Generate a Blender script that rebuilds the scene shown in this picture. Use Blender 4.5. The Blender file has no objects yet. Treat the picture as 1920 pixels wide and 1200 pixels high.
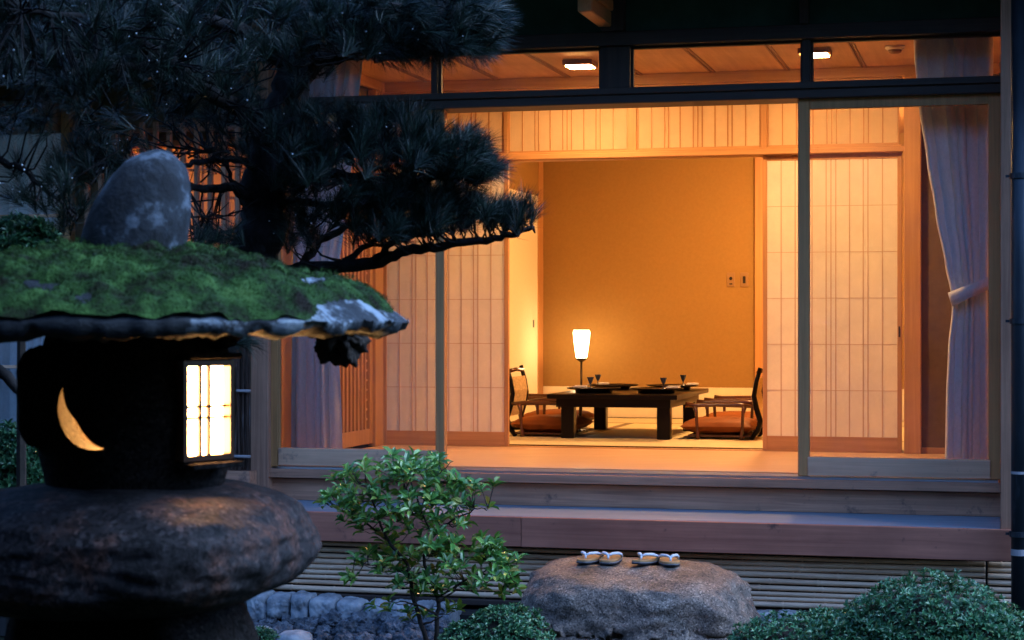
import bpy, bmesh, math, random
from mathutils import Vector, Matrix, noise as mn
R = math.radians
random.seed(7)
scn = bpy.context.scene
col = scn.collection
# ------------------------------------------------------------------ camera numbers
F = 3580.0; HZ = 609.0; CAMZ = 1.60; TH = R(14.4)
cs, sn = math.cos(TH), math.sin(TH)
def ray(px, py):
    u = (px-960)/F; v = (HZ-py)/F
    return (-sn+cs*u, cs+sn*u, v)
def P(px, py, Y):                    # pixel on the plane y = Y
    d = ray(px, py); t = Y/d[1]
    return Vector((d[0]*t, Y, CAMZ+d[2]*t))
def Q(px, py, t):                    # pixel at camera depth t
    d = ray(px, py)
    return Vector((d[0]*t, d[1]*t, CAMZ+d[2]*t))
def XW(px, Y): return P(px, 600, Y).x
def ZW(px, py, Y): return P(px, py, Y).z
RIGHT = Vector((cs, sn, 0)); FWD = Vector((-sn, cs, 0)); UP = Vector((0, 0, 1))

# ------------------------------------------------------------------ materials
def newmat(name):
    m = bpy.data.materials.new(name); m.use_nodes = True
    nt = m.node_tree; nt.nodes.clear()
    out = nt.nodes.new('ShaderNodeOutputMaterial')
    return m, nt, out
def N(nt, kind, **kw):
    n = nt.nodes.new(kind)
    for k, v in kw.items():
        if k in n.inputs: n.inputs[k].default_value = v
        else: setattr(n, k, v)
    return n
def L(nt, a, ao, b, bi): nt.links.new(a.outputs[ao], b.inputs[bi])
def ramp(nt, stops, interp='LINEAR'):
    n = nt.nodes.new('ShaderNodeValToRGB'); cr = n.color_ramp; cr.interpolation = interp
    while len(cr.elements) < len(stops): cr.elements.new(.5)
    for e, (p, c) in zip(cr.elements, stops):
        e.position = p; e.color = (c[0], c[1], c[2], 1) if hasattr(c, '__len__') else (c, c, c, 1)
    return n
def coords(nt, scale=(1, 1, 1), rnd=True):
    tc = N(nt, 'ShaderNodeTexCoord'); mp = N(nt, 'ShaderNodeMapping'); mp.inputs['Scale'].default_value = scale
    if rnd:
        oi = N(nt, 'ShaderNodeObjectInfo'); mu = N(nt, 'ShaderNodeMath', operation='MULTIPLY'); mu.inputs[1].default_value = 37
        L(nt, oi, 'Random', mu, 0)
        ad = N(nt, 'ShaderNodeVectorMath', operation='ADD')
        L(nt, tc, 'Object', ad, 0); L(nt, mu, 0, ad, 1); L(nt, ad, 0, mp, 'Vector')
    else: L(nt, tc, 'Object', mp, 'Vector')
    return mp
def wood(name, c1, c2, axis='x', rough=.6, fine=1., stain=None, blotch=.25, spec=.4):
    m, nt, out = newmat(name)
    sc = {'x': (1.2, 40, 40), 'z': (40, 40, 1.2), 'y': (40, 1.2, 40)}[axis]
    mp = coords(nt, tuple(s*fine for s in sc))
    n1 = N(nt, 'ShaderNodeTexNoise', Scale=1.0, Detail=6., Roughness=.65, Distortion=.6); L(nt, mp, 0, n1, 'Vector')
    r1 = ramp(nt, [(.3, c1), (.7, c2)]); L(nt, n1, 0, r1, 0)
    mp2 = coords(nt, (1.1, 1.1, 1.1)); n2 = N(nt, 'ShaderNodeTexNoise', Scale=2.2, Detail=5., Roughness=.6); L(nt, mp2, 0, n2, 'Vector')
    r2 = ramp(nt, [(.35, 1-blotch), (.65, 1.0)]); L(nt, n2, 0, r2, 0)
    mx = N(nt, 'ShaderNodeMix', data_type='RGBA', blend_type='MULTIPLY'); mx.inputs[0].default_value = 1
    L(nt, r1, 0, mx, 6); L(nt, r2, 0, mx, 7)
    last = (mx, 2)
    if stain:
        n3 = N(nt, 'ShaderNodeTexNoise', Scale=7., Detail=6., Roughness=.7); L(nt, mp2, 0, n3, 'Vector')
        r3 = ramp(nt, [(.60, 0.), (.70, .75)]); L(nt, n3, 0, r3, 0)
        m3 = N(nt, 'ShaderNodeMix', data_type='RGBA'); L(nt, r3, 0, m3, 0); L(nt, mx, 2, m3, 6); m3.inputs[7].default_value = (*stain, 1)
        last = (m3, 2)
    b = N(nt, 'ShaderNodeBsdfPrincipled', Roughness=rough); b.inputs['Specular IOR Level'].default_value = spec
    L(nt, last[0], last[1], b, 'Base Color')
    bp = N(nt, 'ShaderNodeBump', Strength=.25, Distance=.002); L(nt, n1, 0, bp, 'Height'); L(nt, bp, 0, b, 'Normal')
    L(nt, b, 0, out, 0); return m
def noisy(name, stops, scale=5., detail=6., rough=.8, bump=.3, bdist=.01, bscale=None, rrough=.6, spec=.4, mapscale=(1, 1, 1), metal=0., sheen=0.):
    m, nt, out = newmat(name)
    mp = coords(nt, mapscale)
    n1 = N(nt, 'ShaderNodeTexNoise', Scale=scale, Detail=detail, Roughness=rrough); L(nt, mp, 0, n1, 'Vector')
    r1 = ramp(nt, stops); L(nt, n1, 0, r1, 0)
    b = N(nt, 'ShaderNodeBsdfPrincipled', Roughness=rough, Metallic=metal); b.inputs['Specular IOR Level'].default_value = spec
    b.inputs['Sheen Weight'].default_value = sheen
    L(nt, r1, 0, b, 'Base Color')
    n2 = N(nt, 'ShaderNodeTexNoise', Scale=bscale or scale*3, Detail=8., Roughness=.65); L(nt, mp, 0, n2, 'Vector')
    bp = N(nt, 'ShaderNodeBump', Strength=bump, Distance=bdist); L(nt, n2, 0, bp, 'Height'); L(nt, bp, 0, b, 'Normal')
    L(nt, b, 0, out, 0); return m
def stone(name, base, dark, light, speck=180., blot=6., rough=.75, bump=.6, bdist=.004, tint=None, spec=.4):
    m, nt, out = newmat(name)
    mp = coords(nt)
    n1 = N(nt, 'ShaderNodeTexNoise', Scale=blot, Detail=7., Roughness=.65); L(nt, mp, 0, n1, 'Vector')
    r1 = ramp(nt, [(.36, dark), (.52, base), (.70, tint or base)]); L(nt, n1, 0, r1, 0)
    v = N(nt, 'ShaderNodeTexVoronoi', Scale=speck); L(nt, mp, 0, v, 'Vector')
    bw = N(nt, 'ShaderNodeRGBToBW'); L(nt, v, 'Color', bw, 0)
    r2 = ramp(nt, [(.25, .35), (.5, 1.), (.75, 1.), (.88, 2.)]); L(nt, bw, 0, r2, 0)
    mx = N(nt, 'ShaderNodeMix', data_type='RGBA', blend_type='MULTIPLY'); mx.inputs[0].default_value = .9
    L(nt, r1, 0, mx, 6); L(nt, r2, 0, mx, 7)
    b = N(nt, 'ShaderNodeBsdfPrincipled', Roughness=rough); b.inputs['Specular IOR Level'].default_value = spec; L(nt, mx, 2, b, 'Base Color')
    n2 = N(nt, 'ShaderNodeTexNoise', Scale=speck*.35, Detail=8., Roughness=.7); L(nt, mp, 0, n2, 'Vector')
    bp = N(nt, 'ShaderNodeBump', Strength=bump, Distance=bdist); L(nt, n2, 0, bp, 'Height'); L(nt, bp, 0, b, 'Normal')
    L(nt, b, 0, out, 0); return m
def emit(name, c, s):
    m, nt, out = newmat(name); e = N(nt, 'ShaderNodeEmission', Strength=s); e.inputs[0].default_value = (*c, 1); L(nt, e, 0, out, 0); return m
def paper(name, c, tr=.55, see=0.):
    m, nt, out = newmat(name)
    mp = coords(nt); n1 = N(nt, 'ShaderNodeTexNoise', Scale=7., Detail=9., Roughness=.8); L(nt, mp, 0, n1, 'Vector')
    r1 = ramp(nt, [(.3, tuple(x*.86 for x in c)), (.7, c)]); L(nt, n1, 0, r1, 0)
    d = N(nt, 'ShaderNodeBsdfDiffuse'); L(nt, r1, 0, d, 0)
    t = N(nt, 'ShaderNodeBsdfTranslucent'); L(nt, r1, 0, t, 0)
    mx = N(nt, 'ShaderNodeMixShader'); mx.inputs[0].default_value = tr
    L(nt, d, 0, mx, 1); L(nt, t, 0, mx, 2)
    tp_ = N(nt, 'ShaderNodeBsdfTransparent'); m2 = N(nt, 'ShaderNodeMixShader'); m2.inputs[0].default_value = see
    L(nt, mx, 0, m2, 1); L(nt, tp_, 0, m2, 2); L(nt, m2, 0, out, 0); return m
def glass(name, tint=(.96, .97, .97), k=1.):
    m, nt, out = newmat(name)
    t = N(nt, 'ShaderNodeBsdfTransparent'); t.inputs[0].default_value = (*tint, 1)
    g = N(nt, 'ShaderNodeBsdfGlossy', Roughness=.02); g.inputs[0].default_value = (.9*k, .9*k, .9*k, 1)
    fr = N(nt, 'ShaderNodeFresnel', IOR=1.45)
    mx = N(nt, 'ShaderNodeMixShader'); L(nt, fr, 0, mx, 0); L(nt, t, 0, mx, 1); L(nt, g, 0, mx, 2)
    mp = coords(nt, (1, 1, .5)); n1 = N(nt, 'ShaderNodeTexNoise', Scale=3., Detail=8., Roughness=.7); L(nt, mp, 0, n1, 'Vector')
    r1 = ramp(nt, [(.4, .006), (.7, .045)]); L(nt, n1, 0, r1, 0)
    df = N(nt, 'ShaderNodeBsdfDiffuse'); df.inputs[0].default_value = (.7, .7, .7, 1)
    m2 = N(nt, 'ShaderNodeMixShader'); L(nt, r1, 0, m2, 0); L(nt, mx, 0, m2, 1); L(nt, df, 0, m2, 2); L(nt, m2, 0, out, 0); return m
def leafmat(name, stops, rough=.35, trans=.25, spec=.5):
    m, nt, out = newmat(name)
    g = N(nt, 'ShaderNodeNewGeometry'); r = ramp(nt, stops); L(nt, g, 'Random Per Island', r, 0)
    b = N(nt, 'ShaderNodeBsdfPrincipled', Roughness=rough); b.inputs['Specular IOR Level'].default_value = spec; L(nt, r, 0, b, 'Base Color')
    t = N(nt, 'ShaderNodeBsdfTranslucent'); L(nt, r, 0, t, 0)
    mx = N(nt, 'ShaderNodeMixShader'); mx.inputs[0].default_value = trans
    L(nt, b, 0, mx, 1); L(nt, t, 0, mx, 2); L(nt, mx, 0, out, 0); return m
def fabric():
    m, nt, out = newmat('silver_brocade')
    mp = coords(nt, (1.5, 1.5, .9), rnd=False)
    n1 = N(nt, 'ShaderNodeTexNoise', Scale=60., Detail=2., Roughness=.5, Distortion=1.2); L(nt, mp, 0, n1, 'Vector')
    r1 = ramp(nt, [(.40, (.72, .75, .78)), (.6, (.80, .83, .86))]); L(nt, n1, 0, r1, 0)
    b = N(nt, 'ShaderNodeBsdfPrincipled', Roughness=.5); L(nt, r1, 0, b, 'Base Color'); b.inputs['Sheen Weight'].default_value = .4
    bp = N(nt, 'ShaderNodeBump', Strength=.25, Distance=.002); L(nt, n1, 0, bp, 'Height'); L(nt, bp, 0, b, 'Normal')
    t = N(nt, 'ShaderNodeBsdfTranslucent'); L(nt, r1, 0, t, 0)
    mx = N(nt, 'ShaderNodeMixShader'); mx.inputs[0].default_value = .02; L(nt, b, 0, mx, 1); L(nt, t, 0, mx, 2); L(nt, mx, 0, out, 0); return m
def plain(name, c, rough=.5, metal=0., spec=.5):
    return noisy(name, [(.3, tuple(x*.85 for x in c)), (.7, c)], scale=9., rough=rough, bump=.05, metal=metal, spec=spec)

M = {}
M['ext_x'] = wood('weathered_cedar_x', (.34, .15, .085), (.70, .33, .185), 'x', .7, stain=(.09, .055, .045))
M['ext_z'] = wood('weathered_cedar_z', (.34, .155, .09), (.68, .33, .19), 'z', .7)
M['rail_x'] = wood('pale_rail_x', (.58, .30, .17), (.82, .46, .27), 'x', .65, stain=(.16, .10, .08), blotch=.15)
M['stile_z'] = wood('door_stile_z', (.42, .19, .065), (.62, .29, .10), 'z', .6, blotch=.15)
M['ledge_x'] = wood('ledge_board_x', (.19, .235, .275), (.27, .32, .36), 'x', .65, spec=.2, blotch=.15)
M['beam_x'] = wood('red_cedar_beam_x', (.34, .11, .065), (.54, .19, .11), 'x', .65, stain=(.07, .035, .03))
M['dark_x'] = wood('dark_beam_x', (.035, .022, .016), (.07, .042, .03), 'x', .6)
M['dark_z'] = wood('dark_post_z', (.035, .022, .016), (.07, .042, .03), 'z', .6)
M['int_x'] = wood('cedar_x', (.42, .20, .075), (.56, .29, .11), 'x', .5, blotch=.12)
M['int_z'] = wood('cedar_z', (.42, .20, .075), (.56, .29, .11), 'z', .5, blotch=.12)
M['int_y'] = wood('cedar_y', (.42, .20, .075), (.56, .29, .11), 'y', .5, blotch=.12)
M['kumiko'] = plain('kumiko_wood', (.60, .43, .31), .6)
M['floor'] = wood('veranda_floor_x', (.62, .38, .20), (.80, .53, .31), 'x', .32, blotch=.08, spec=.6)
M['ceil'] = wood('ceiling_board_y', (.50, .28, .12), (.64, .38, .17), 'y', .6, blotch=.2)
M['groove'] = plain('ceiling_batten', (.28, .14, .055), .6)
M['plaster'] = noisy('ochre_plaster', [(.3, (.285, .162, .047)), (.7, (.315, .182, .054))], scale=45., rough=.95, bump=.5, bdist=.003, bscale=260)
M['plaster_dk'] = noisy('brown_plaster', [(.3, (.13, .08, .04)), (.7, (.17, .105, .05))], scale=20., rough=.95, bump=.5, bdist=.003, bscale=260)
M['dado'] = noisy('paper_dado', [(.3, (.70, .62, .45)), (.7, (.76, .68, .50))], scale=10., rough=.9, bump=.1)
M['fusuma'] = noisy('fusuma_paper', [(.3, (.74, .67, .48)), (.7, (.80, .72, .52))], scale=40., rough=.85, bump=.2, bdist=.002)
M['upwall'] = noisy('dark_green_plaster', [(.3, (.03, .07, .05)), (.7, (.045, .10, .072))], scale=8., rough=.95, bump=.3, bdist=.003, bscale=150)
M['alu'] = noisy('aluminium_rail', [(.3, (.55, .56, .58)), (.7, (.72, .73, .75))], scale=4., rough=.32, bump=.05, metal=1., mapscale=(1, 30, 30))
M['paper'] = paper('shoji_paper', (.86, .82, .76), .55, see=.07)
M['paper_hi'] = paper('shoji_transom_paper', (.80, .64, .44), .5)
M['glass'] = glass('window_glass')
M['tatami'] = noisy('tatami_rush', [(.3, (.55, .46, .25)), (.7, (.66, .56, .32))], scale=3., rough=.7, bump=.4, bdist=.002, bscale=90, mapscale=(1, 14, 1))
M['tatami_edge'] = plain('tatami_border', (.22, .15, .07), .8)
M['lacquer'] = plain('black_lacquer', (.005, .0035, .003), .28, spec=.16)
M['darkwood'] = plain('dark_brown_lacquered_wood', (.085, .03, .014), .22)
M['cane'] = noisy('cane_weave', [(.4, (.42, .28, .13)), (.6, (.62, .45, .23))], scale=60., rough=.6, bump=.5, bdist=.002)
M['cushion'] = noisy('russet_cushion', [(.3, (.17, .045, .006)), (.7, (.24, .066, .009))], scale=7., rough=.6, bump=.3, bdist=.004, bscale=14, sheen=.0, spec=.2)
M['napkin'] = plain('white_napkin', (.8, .77, .7), .8)
M['cup'] = plain('dark_blue_glass', (.05, .06, .09), .1, spec=.9)
M['brass'] = plain('aged_brass_plate', (.30, .17, .07), .4)
M['pale'] = plain('beige_plastic', (.62, .50, .36), .5)
M['metal_dk'] = plain('dark_metal', (.04, .03, .025), .35, metal=.6)
M['curtain'] = fabric()
M['bamboo'] = noisy('weathered_bamboo', [(.25, (.38, .20, .12)), (.5, (.78, .50, .31)), (.8, (.86, .60, .40))], scale=2.2, rough=.42, bump=.1, bscale=20, mapscale=(1.5, 25, 25))
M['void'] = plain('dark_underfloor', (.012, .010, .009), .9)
M['pipe'] = noisy('dark_copper_pipe', [(.3, (.014, .018, .022)), (.62, (.026, .032, .04)), (.72, (.06, .07, .085))], scale=4., rough=.45, bump=.15, mapscale=(6, 6, 1), metal=.3)
M['granite'] = stone('coarse_granite', (.22, .15, .11), (.085, .062, .05), (.4, .4, .4), 150., 5., .55, 1., .010, tint=(.32, .24, .18))
M['boulder'] = stone('reddish_boulder', (.042, .034, .033), (.010, .009, .009), (.3, .3, .3), 110., 7., .7, .9, .008, tint=(.14, .058, .036), spec=.2)
M['lantern'] = stone('dark_lantern_stone', (.022, .018, .016), (.012, .011, .010), (.2, .2, .2), 160., 8., .95, .8, .006, spec=.06)
# lichen grows only on the weather side (one end) of the cap
M['finial'] = noisy('lichened_finial', [(.40, (.010, .011, .013)), (.54, (.025, .030, .036)), (.62, (.11, .13, .155)), (.8, (.19, .22, .24))], scale=16., rough=.85, bump=.8, bdist=.006, bscale=60)
M['lichen'] = noisy('lichened_stone', [(.38, (.018, .020, .022)), (.50, (.035, .04, .045)), (.56, (.32, .36, .39)), (.75, (.46, .50, .52))], scale=9., rough=.85, bump=.8, bdist=.006, bscale=60)
M['cobble'] = noisy('blue_grey_cobble', [(.3, (.12, .13, .14)), (.5, (.24, .255, .27)), (.7, (.38, .39, .39))], scale=12., rough=.75, bump=.6, bdist=.005, bscale=50)
M['lava'] = noisy('black_lava_rock', [(.3, (.03, .034, .04)), (.5, (.075, .085, .10)), (.72, (.20, .22, .25))], scale=18., rough=.75, bump=1., bdist=.015, bscale=50)
M['soil'] = noisy('dark_mossy_soil', [(.35, (.012, .012, .009)), (.5, (.018, .022, .010)), (.62, (.035, .05, .02)), (.75, (.07, .04, .022))], scale=9., rough=.95, bump=1., bdist=.03, bscale=30, spec=.12)
M['bark'] = noisy('pine_bark', [(.35, (.012, .011, .011)), (.6, (.035, .03, .028)), (.75, (.07, .07, .075))], scale=16., rough=.9, bump=1., bdist=.012, bscale=30, mapscale=(1, 1, .5), spec=.1)
M['needle'] = leafmat('pine_needles', [(0, (.004, .009, .007)), (.5, (.007, .017, .011)), (.85, (.014, .034, .022)), (1, (.04, .07, .05))], .38, .06, .3)
M['drop'] = plain('rain_drop_glint', (.75, .80, .85), .1)  # near-white body colour stands in for the sky glint of clear drops
M['candle'] = plain('pine_candle', (.10, .15, .10), .7)
M['leaf'] = leafmat('glossy_leaf', [(0, (.05, .14, .03)), (.5, (.10, .28, .055)), (.82, (.22, .42, .08)), (.95, (.26, .32, .07)), (1, (.4, .28, .07))], .28, .3, .6)
M['azalea'] = leafmat('azalea_leaf', [(0, (.022, .08, .032)), (.5, (.045, .15, .06)), (.88, (.10, .27, .11)), (1, (.24, .32, .12))], .3, .2)
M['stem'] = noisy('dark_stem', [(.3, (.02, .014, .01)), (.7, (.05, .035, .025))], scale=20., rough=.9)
M['twig'] = noisy('brushwood', [(.35, (.03, .014, .008)), (.6, (.10, .05, .03)), (.72, (.30, .27, .26))], scale=3., rough=.8, mapscale=(60, 60, 2), bump=.6)
M['rope'] = plain('pale_tie', (.35, .31, .30), .8)
M['strap'] = noisy('white_cloth_strap', [(.3, (.72, .72, .72)), (.7, (.82, .82, .82))], scale=30., rough=.85, bump=.3, bdist=.002)
M['geta'] = wood('sandal_wood', (.32, .16, .06), (.48, .27, .11), 'y', .55, fine=1.5)
M['sole'] = plain('dark_sole', (.03, .03, .035), .6)
M['rooftile'] = noisy('grey_roof_tile', [(.3, (.06, .065, .07)), (.7, (.11, .115, .12))], scale=6., rough=.5, bump=.3)
# moss: green with brown patches
def mossmat():
    m, nt, out = newmat('green_moss')
    mp = coords(nt, rnd=False)
    n1 = N(nt, 'ShaderNodeTexNoise', Scale=10., Detail=9., Roughness=.78); L(nt, mp, 0, n1, 'Vector')
    r1 = ramp(nt, [(.40, (.016, .011, .006)), (.48, (.020, .040, .010)), (.57, (.040, .095, .020)), (.70, (.095, .175, .045))]); L(nt, n1, 0, r1, 0)
    b = N(nt, 'ShaderNodeBsdfPrincipled', Roughness=.9); L(nt, r1, 0, b, 'Base Color'); b.inputs['Specular IOR Level'].default_value = .15
    n2 = N(nt, 'ShaderNodeTexNoise', Scale=160., Detail=6.); L(nt, mp, 0, n2, 'Vector')
    bp = N(nt, 'ShaderNodeBump', Strength=1., Distance=.008); L(nt, n2, 0, bp, 'Height'); L(nt, bp, 0, b, 'Normal')
    L(nt, b, 0, out, 0); return m
M['moss'] = mossmat()
def capmat():
    m, nt, out = newmat('cap_stone')
    mp = coords(nt, rnd=False)
    n1 = N(nt, 'ShaderNodeTexNoise', Scale=8., Detail=9., Roughness=.72); L(nt, mp, 0, n1, 'Vector')
    sp = N(nt, 'ShaderNodeSeparateXYZ'); L(nt, mp, 0, sp, 0)
    mr = N(nt, 'ShaderNodeMapRange'); mr.inputs['From Min'].default_value = .05; mr.inputs['From Max'].default_value = .42; mr.inputs['To Min'].default_value = -.22; mr.inputs['To Max'].default_value = .03
    L(nt, sp, 'X', mr, 'Value')
    ad = N(nt, 'ShaderNodeMath', operation='ADD'); L(nt, n1, 0, ad, 0); L(nt, mr, 0, ad, 1)
    r1 = ramp(nt, [(.36, (.014, .016, .018)), (.52, (.03, .034, .038)), (.565, (.26, .30, .33)), (.75, (.40, .45, .47))]); L(nt, ad, 0, r1, 0)
    b = N(nt, 'ShaderNodeBsdfPrincipled', Roughness=.85); L(nt, r1, 0, b, 'Base Color')
    n2 = N(nt, 'ShaderNodeTexNoise', Scale=55., Detail=8., Roughness=.7); L(nt, mp, 0, n2, 'Vector')
    bp = N(nt, 'ShaderNodeBump', Strength=1., Distance=.010); L(nt, n2, 0, bp, 'Height'); L(nt, bp, 0, b, 'Normal')
    L(nt, b, 0, out, 0); return m
M['capstone'] = capmat()
WARM = (1.0, .50, .17)
M['bulb'] = emit('lit_diffuser', (1, .55, .21), 200.)
M['roomlamp'] = emit('lit_room_lamp', (1, .53, .19), 62.)
M['shade'] = emit('lit_paper_shade', (1, .66, .32), 10.)
M['lampwin'] = emit('lit_lantern_paper', (1, .50, .16), 36.)
M['bulb2'] = emit('lit_small_bulb', (1, .45, .12), 620.)

# ------------------------------------------------------------------ mesh builder
class MB:
    def __init__(s): s.v = []; s.f = []
    def add(s, vs, fs):
        o = len(s.v); s.v += [tuple(v) for v in vs]; s.f += [tuple(i+o for i in f) for f in fs]; return s
    def box(s, x0, x1, y0, y1, z0, z1):
        vs = [(x0, y0, z0), (x1, y0, z0), (x1, y1, z0), (x0, y1, z0), (x0, y0, z1), (x1, y0, z1), (x1, y1, z1), (x0, y1, z1)]
        return s.add(vs, [(0, 3, 2, 1), (4, 5, 6, 7), (0, 1, 5, 4), (1, 2, 6, 5), (2, 3, 7, 6), (3, 0, 4, 7)])
    def obox(s, c, ax, ay, az, hx, hy, hz):
        vs = []
        for k in (-1, 1):
            for (i, j) in ((-1, -1), (1, -1), (1, 1), (-1, 1)): vs.append(c+ax*hx*i+ay*hy*j+az*hz*k)
        return s.add(vs, [(0, 3, 2, 1), (4, 5, 6, 7), (0, 1, 5, 4), (1, 2, 6, 5), (2, 3, 7, 6), (3, 0, 4, 7)])
    def tube(s, pts, rad, n=8, cap=True):
        pts = [Vector(p) for p in pts]
        if not hasattr(rad, '__len__'): rad = [rad]*len(pts)
        o = len(s.v); pu = None
        for i, p in enumerate(pts):
            d = (pts[min(i+1, len(pts)-1)]-pts[max(i-1, 0)])
            if d.length < 1e-9: d = Vector((0, 0, 1))
            d.normalize()
            if pu is None: pu = d.orthogonal().normalized()
            u = (pu-d*pu.dot(d))
            u = u.normalized() if u.length > 1e-6 else d.orthogonal().normalized()
            pu = u; w = d.cross(u)
            for k in range(n):
                a = 2*math.pi*k/n; s.v.append(tuple(p+(u*math.cos(a)+w*math.sin(a))*rad[i]))
        for i in range(len(pts)-1):
            for k in range(n):
                a = o+i*n+k; b = o+i*n+(k+1) % n; s.f.append((a, b, b+n, a+n))
        if cap:
            s.f.append(tuple(o+k for k in range(n))[::-1]); s.f.append(tuple(o+(len(pts)-1)*n+k for k in range(n)))
        return s
    def lathe(s, prof, c=(0, 0, 0), n=32):
        o = len(s.v)
        for (r, z) in prof:
            for k in range(n):
                a = 2*math.pi*k/n; s.v.append((c[0]+r*math.cos(a), c[1]+r*math.sin(a), c[2]+z))
        for i in range(len(prof)-1):
            for k in range(n):
                a = o+i*n+k; b = o+i*n+(k+1) % n; s.f.append((a, b, b+n, a+n))
        s.f.append(tuple(o+k for k in range(n))[::-1]); s.f.append(tuple(o+(len(prof)-1)*n+k for k in range(n)))
        return s
    def build(s, name, mat, parent=None, loc=None, smooth=False, bevel=0., props=None, seg=1):
        base = Vector(loc) if loc is not None else (wloc(parent) if parent else Vector((0, 0, 0)))
        me = bpy.data.meshes.new(name)
        me.from_pydata([(v[0]-base.x, v[1]-base.y, v[2]-base.z) for v in s.v], [], s.f); me.update()
        if smooth: me.polygons.foreach_set('use_smooth', [True]*len(me.polygons))
        me.materials.append(mat)
        o = bpy.data.objects.new(name, me); col.objects.link(o)
        if parent: o.parent = parent; WL[o.name] = base
        else: o.location = base; WL[o.name] = base
        if bevel:
            b = o.modifiers.new('bevel', 'BEVEL'); b.width = bevel; b.segments = seg; b.limit_method = 'ANGLE'
        if props: tag(o, *props)
        return o
WL = {}
def wloc(o): return WL[o.name]
def tag(o, label, cat=None, group=None, kind=None):
    if label: o['label'] = label
    if cat: o['category'] = cat
    if group: o['group'] = group
    if kind: o['kind'] = kind
def empty(name, loc, label, cat, group=None, rz=0.):
    o = bpy.data.objects.new(name, None); col.objects.link(o); o.location = loc; o.rotation_euler.z = rz
    o.empty_display_size = .1
    WL[o.name] = Vector(loc); tag(o, label, cat, group); return o
def copy_tree(o, parent=None):
    c = o.copy(); col.objects.link(c)
    if parent: c.parent = parent; c.matrix_parent_inverse = o.matrix_parent_inverse.copy()
    for ch in list(o.children): copy_tree(ch, c)
    return c
def rock(mb, c, r, seed, sub=4, amp=.12, freq=1.6, sq=1.0, fine=0., ffreq=8.):
    bm = bmesh.new(); bmesh.ops.create_icosphere(bm, subdivisions=sub, radius=1)
    off = Vector((seed*3.1, seed*1.7, seed*.9))
    vs = []
    for v in bm.verts:
        d = v.co.normalized()
        k = (abs(d.x)**(2/sq)+abs(d.y)**(2/sq)+abs(d.z)**(2/sq))**(-sq/2) if sq != 1 else 1
        h = 1+amp*mn.fractal(d*freq+off, 1., 2., 4)
        if fine: h += fine*mn.fractal(d*ffreq+off, .8, 2.1, 5)
        vs.append(Vector((d.x*k*h*r[0], d.y*k*h*r[1], d.z*k*h*r[2]))+Vector(c))
    fs = [tuple(v.index for v in f.verts) for f in bm.faces]
    bm.free(); mb.add(vs, fs); return mb

# ------------------------------------------------------------------ the ground
g = MB()
n = 90
gx = [-60, -30, -15, -9]+[-7+i*.12 for i in range(n)]+[5, 8, 15, 30, 60]
gy = [-60, -20, -5, 0, 2]+[3+i*.1 for i in range(66)]+[9.8, 12, 18, 30, 80]
for y in gy:
    for x in gx:
        z = .05*mn.fractal(Vector((x*1.3, y*1.3, 2.)), 1., 2., 4) if (-7 < x < 4 and 3 < y < 9) else 0
        g.v.append((x, y, z))
w = len(gx)
for j in range(len(gy)-1):
    for i in range(w-1): g.f.append((j*w+i, j*w+i+1, (j+1)*w+i+1, (j+1)*w+i))
o = g.build('ground', M['soil'], smooth=True); tag(o, 'dark mossy garden soil in front of the house', kind='structure')

# ------------------------------------------------------------------ the house
YO = 9.5      # outer face of sill
YI = 11.3     # shoji plane
ZF = .855     # veranda floor
ZC = 3.10     # ceiling
XL = XW(716, YI)      # left end wall of the veranda
XR = .02
house = empty('house', (-2, YO, 0), 'timber house with a lit open veranda, paper screens and glass sliding doors', 'house')
def hp(name, mb, mat, parent=None, **kw): return mb.build(name, M[mat], parent or house, **kw)

# lower front: sill, boards, ledge, beam, bamboo
XS0 = XW(503, YO); XS1 = XW(1876, YO)
hp('sill_board', MB().box(XS0, XS1, 9.47, 9.72, .792, .838), 'ext_x', bevel=.003)
hp('fascia_board', MB().box(XS0-.03, XS1+.02, 9.52, 9.56, .672, .785), 'ext_x', bevel=.002)
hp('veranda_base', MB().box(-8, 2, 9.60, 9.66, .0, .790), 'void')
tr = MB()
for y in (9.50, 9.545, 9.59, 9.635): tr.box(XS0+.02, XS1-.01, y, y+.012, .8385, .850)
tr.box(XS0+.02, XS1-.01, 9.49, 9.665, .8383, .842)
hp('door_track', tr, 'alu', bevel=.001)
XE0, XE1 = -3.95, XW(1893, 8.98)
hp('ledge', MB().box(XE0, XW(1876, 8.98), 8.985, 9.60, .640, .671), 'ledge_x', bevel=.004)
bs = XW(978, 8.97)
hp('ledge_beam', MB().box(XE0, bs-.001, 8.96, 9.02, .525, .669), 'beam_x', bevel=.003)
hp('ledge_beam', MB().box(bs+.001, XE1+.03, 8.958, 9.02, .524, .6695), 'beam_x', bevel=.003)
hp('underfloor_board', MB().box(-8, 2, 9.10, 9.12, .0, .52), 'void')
# bamboo skirting rows
def bamboo_rows(x0, x1, seed, slope=0):
    rnd = random.Random(seed); mb = MB(); z = .510; rows = 0
    while z > .27:
        r = rnd.uniform(.0095, .0145); z -= r+.0015
        x = x0-rnd.uniform(0, .3); pts = []; rad = []
        yy = 9.07+rnd.uniform(-.004, .004)
        while x < x1:
            L_ = rnd.uniform(.17, .30)
            a = max(x, x0); b = min(x+L_, x1)
            if b-a > .03:
                for (q, rr) in ((a+.004, r*.93), (a+.012, r), ((a+b)/2, r*.97), (b-.012, r*.98), (b-.005, r*1.10), (b-.001, r*1.10)):
                    pts.append((q, yy, z+.003*math.sin(q*1.3+rows))); rad.append(rr)
            x += L_
        mb.tube(pts, rad, 10)
        z -= r+.001+rnd.uniform(0, .003); rows += 1
    return mb
hp('bamboo_skirting', bamboo_rows(-4.3, XW(1849, 9.07)-.002, 3), 'bamboo', smooth=True)
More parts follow.
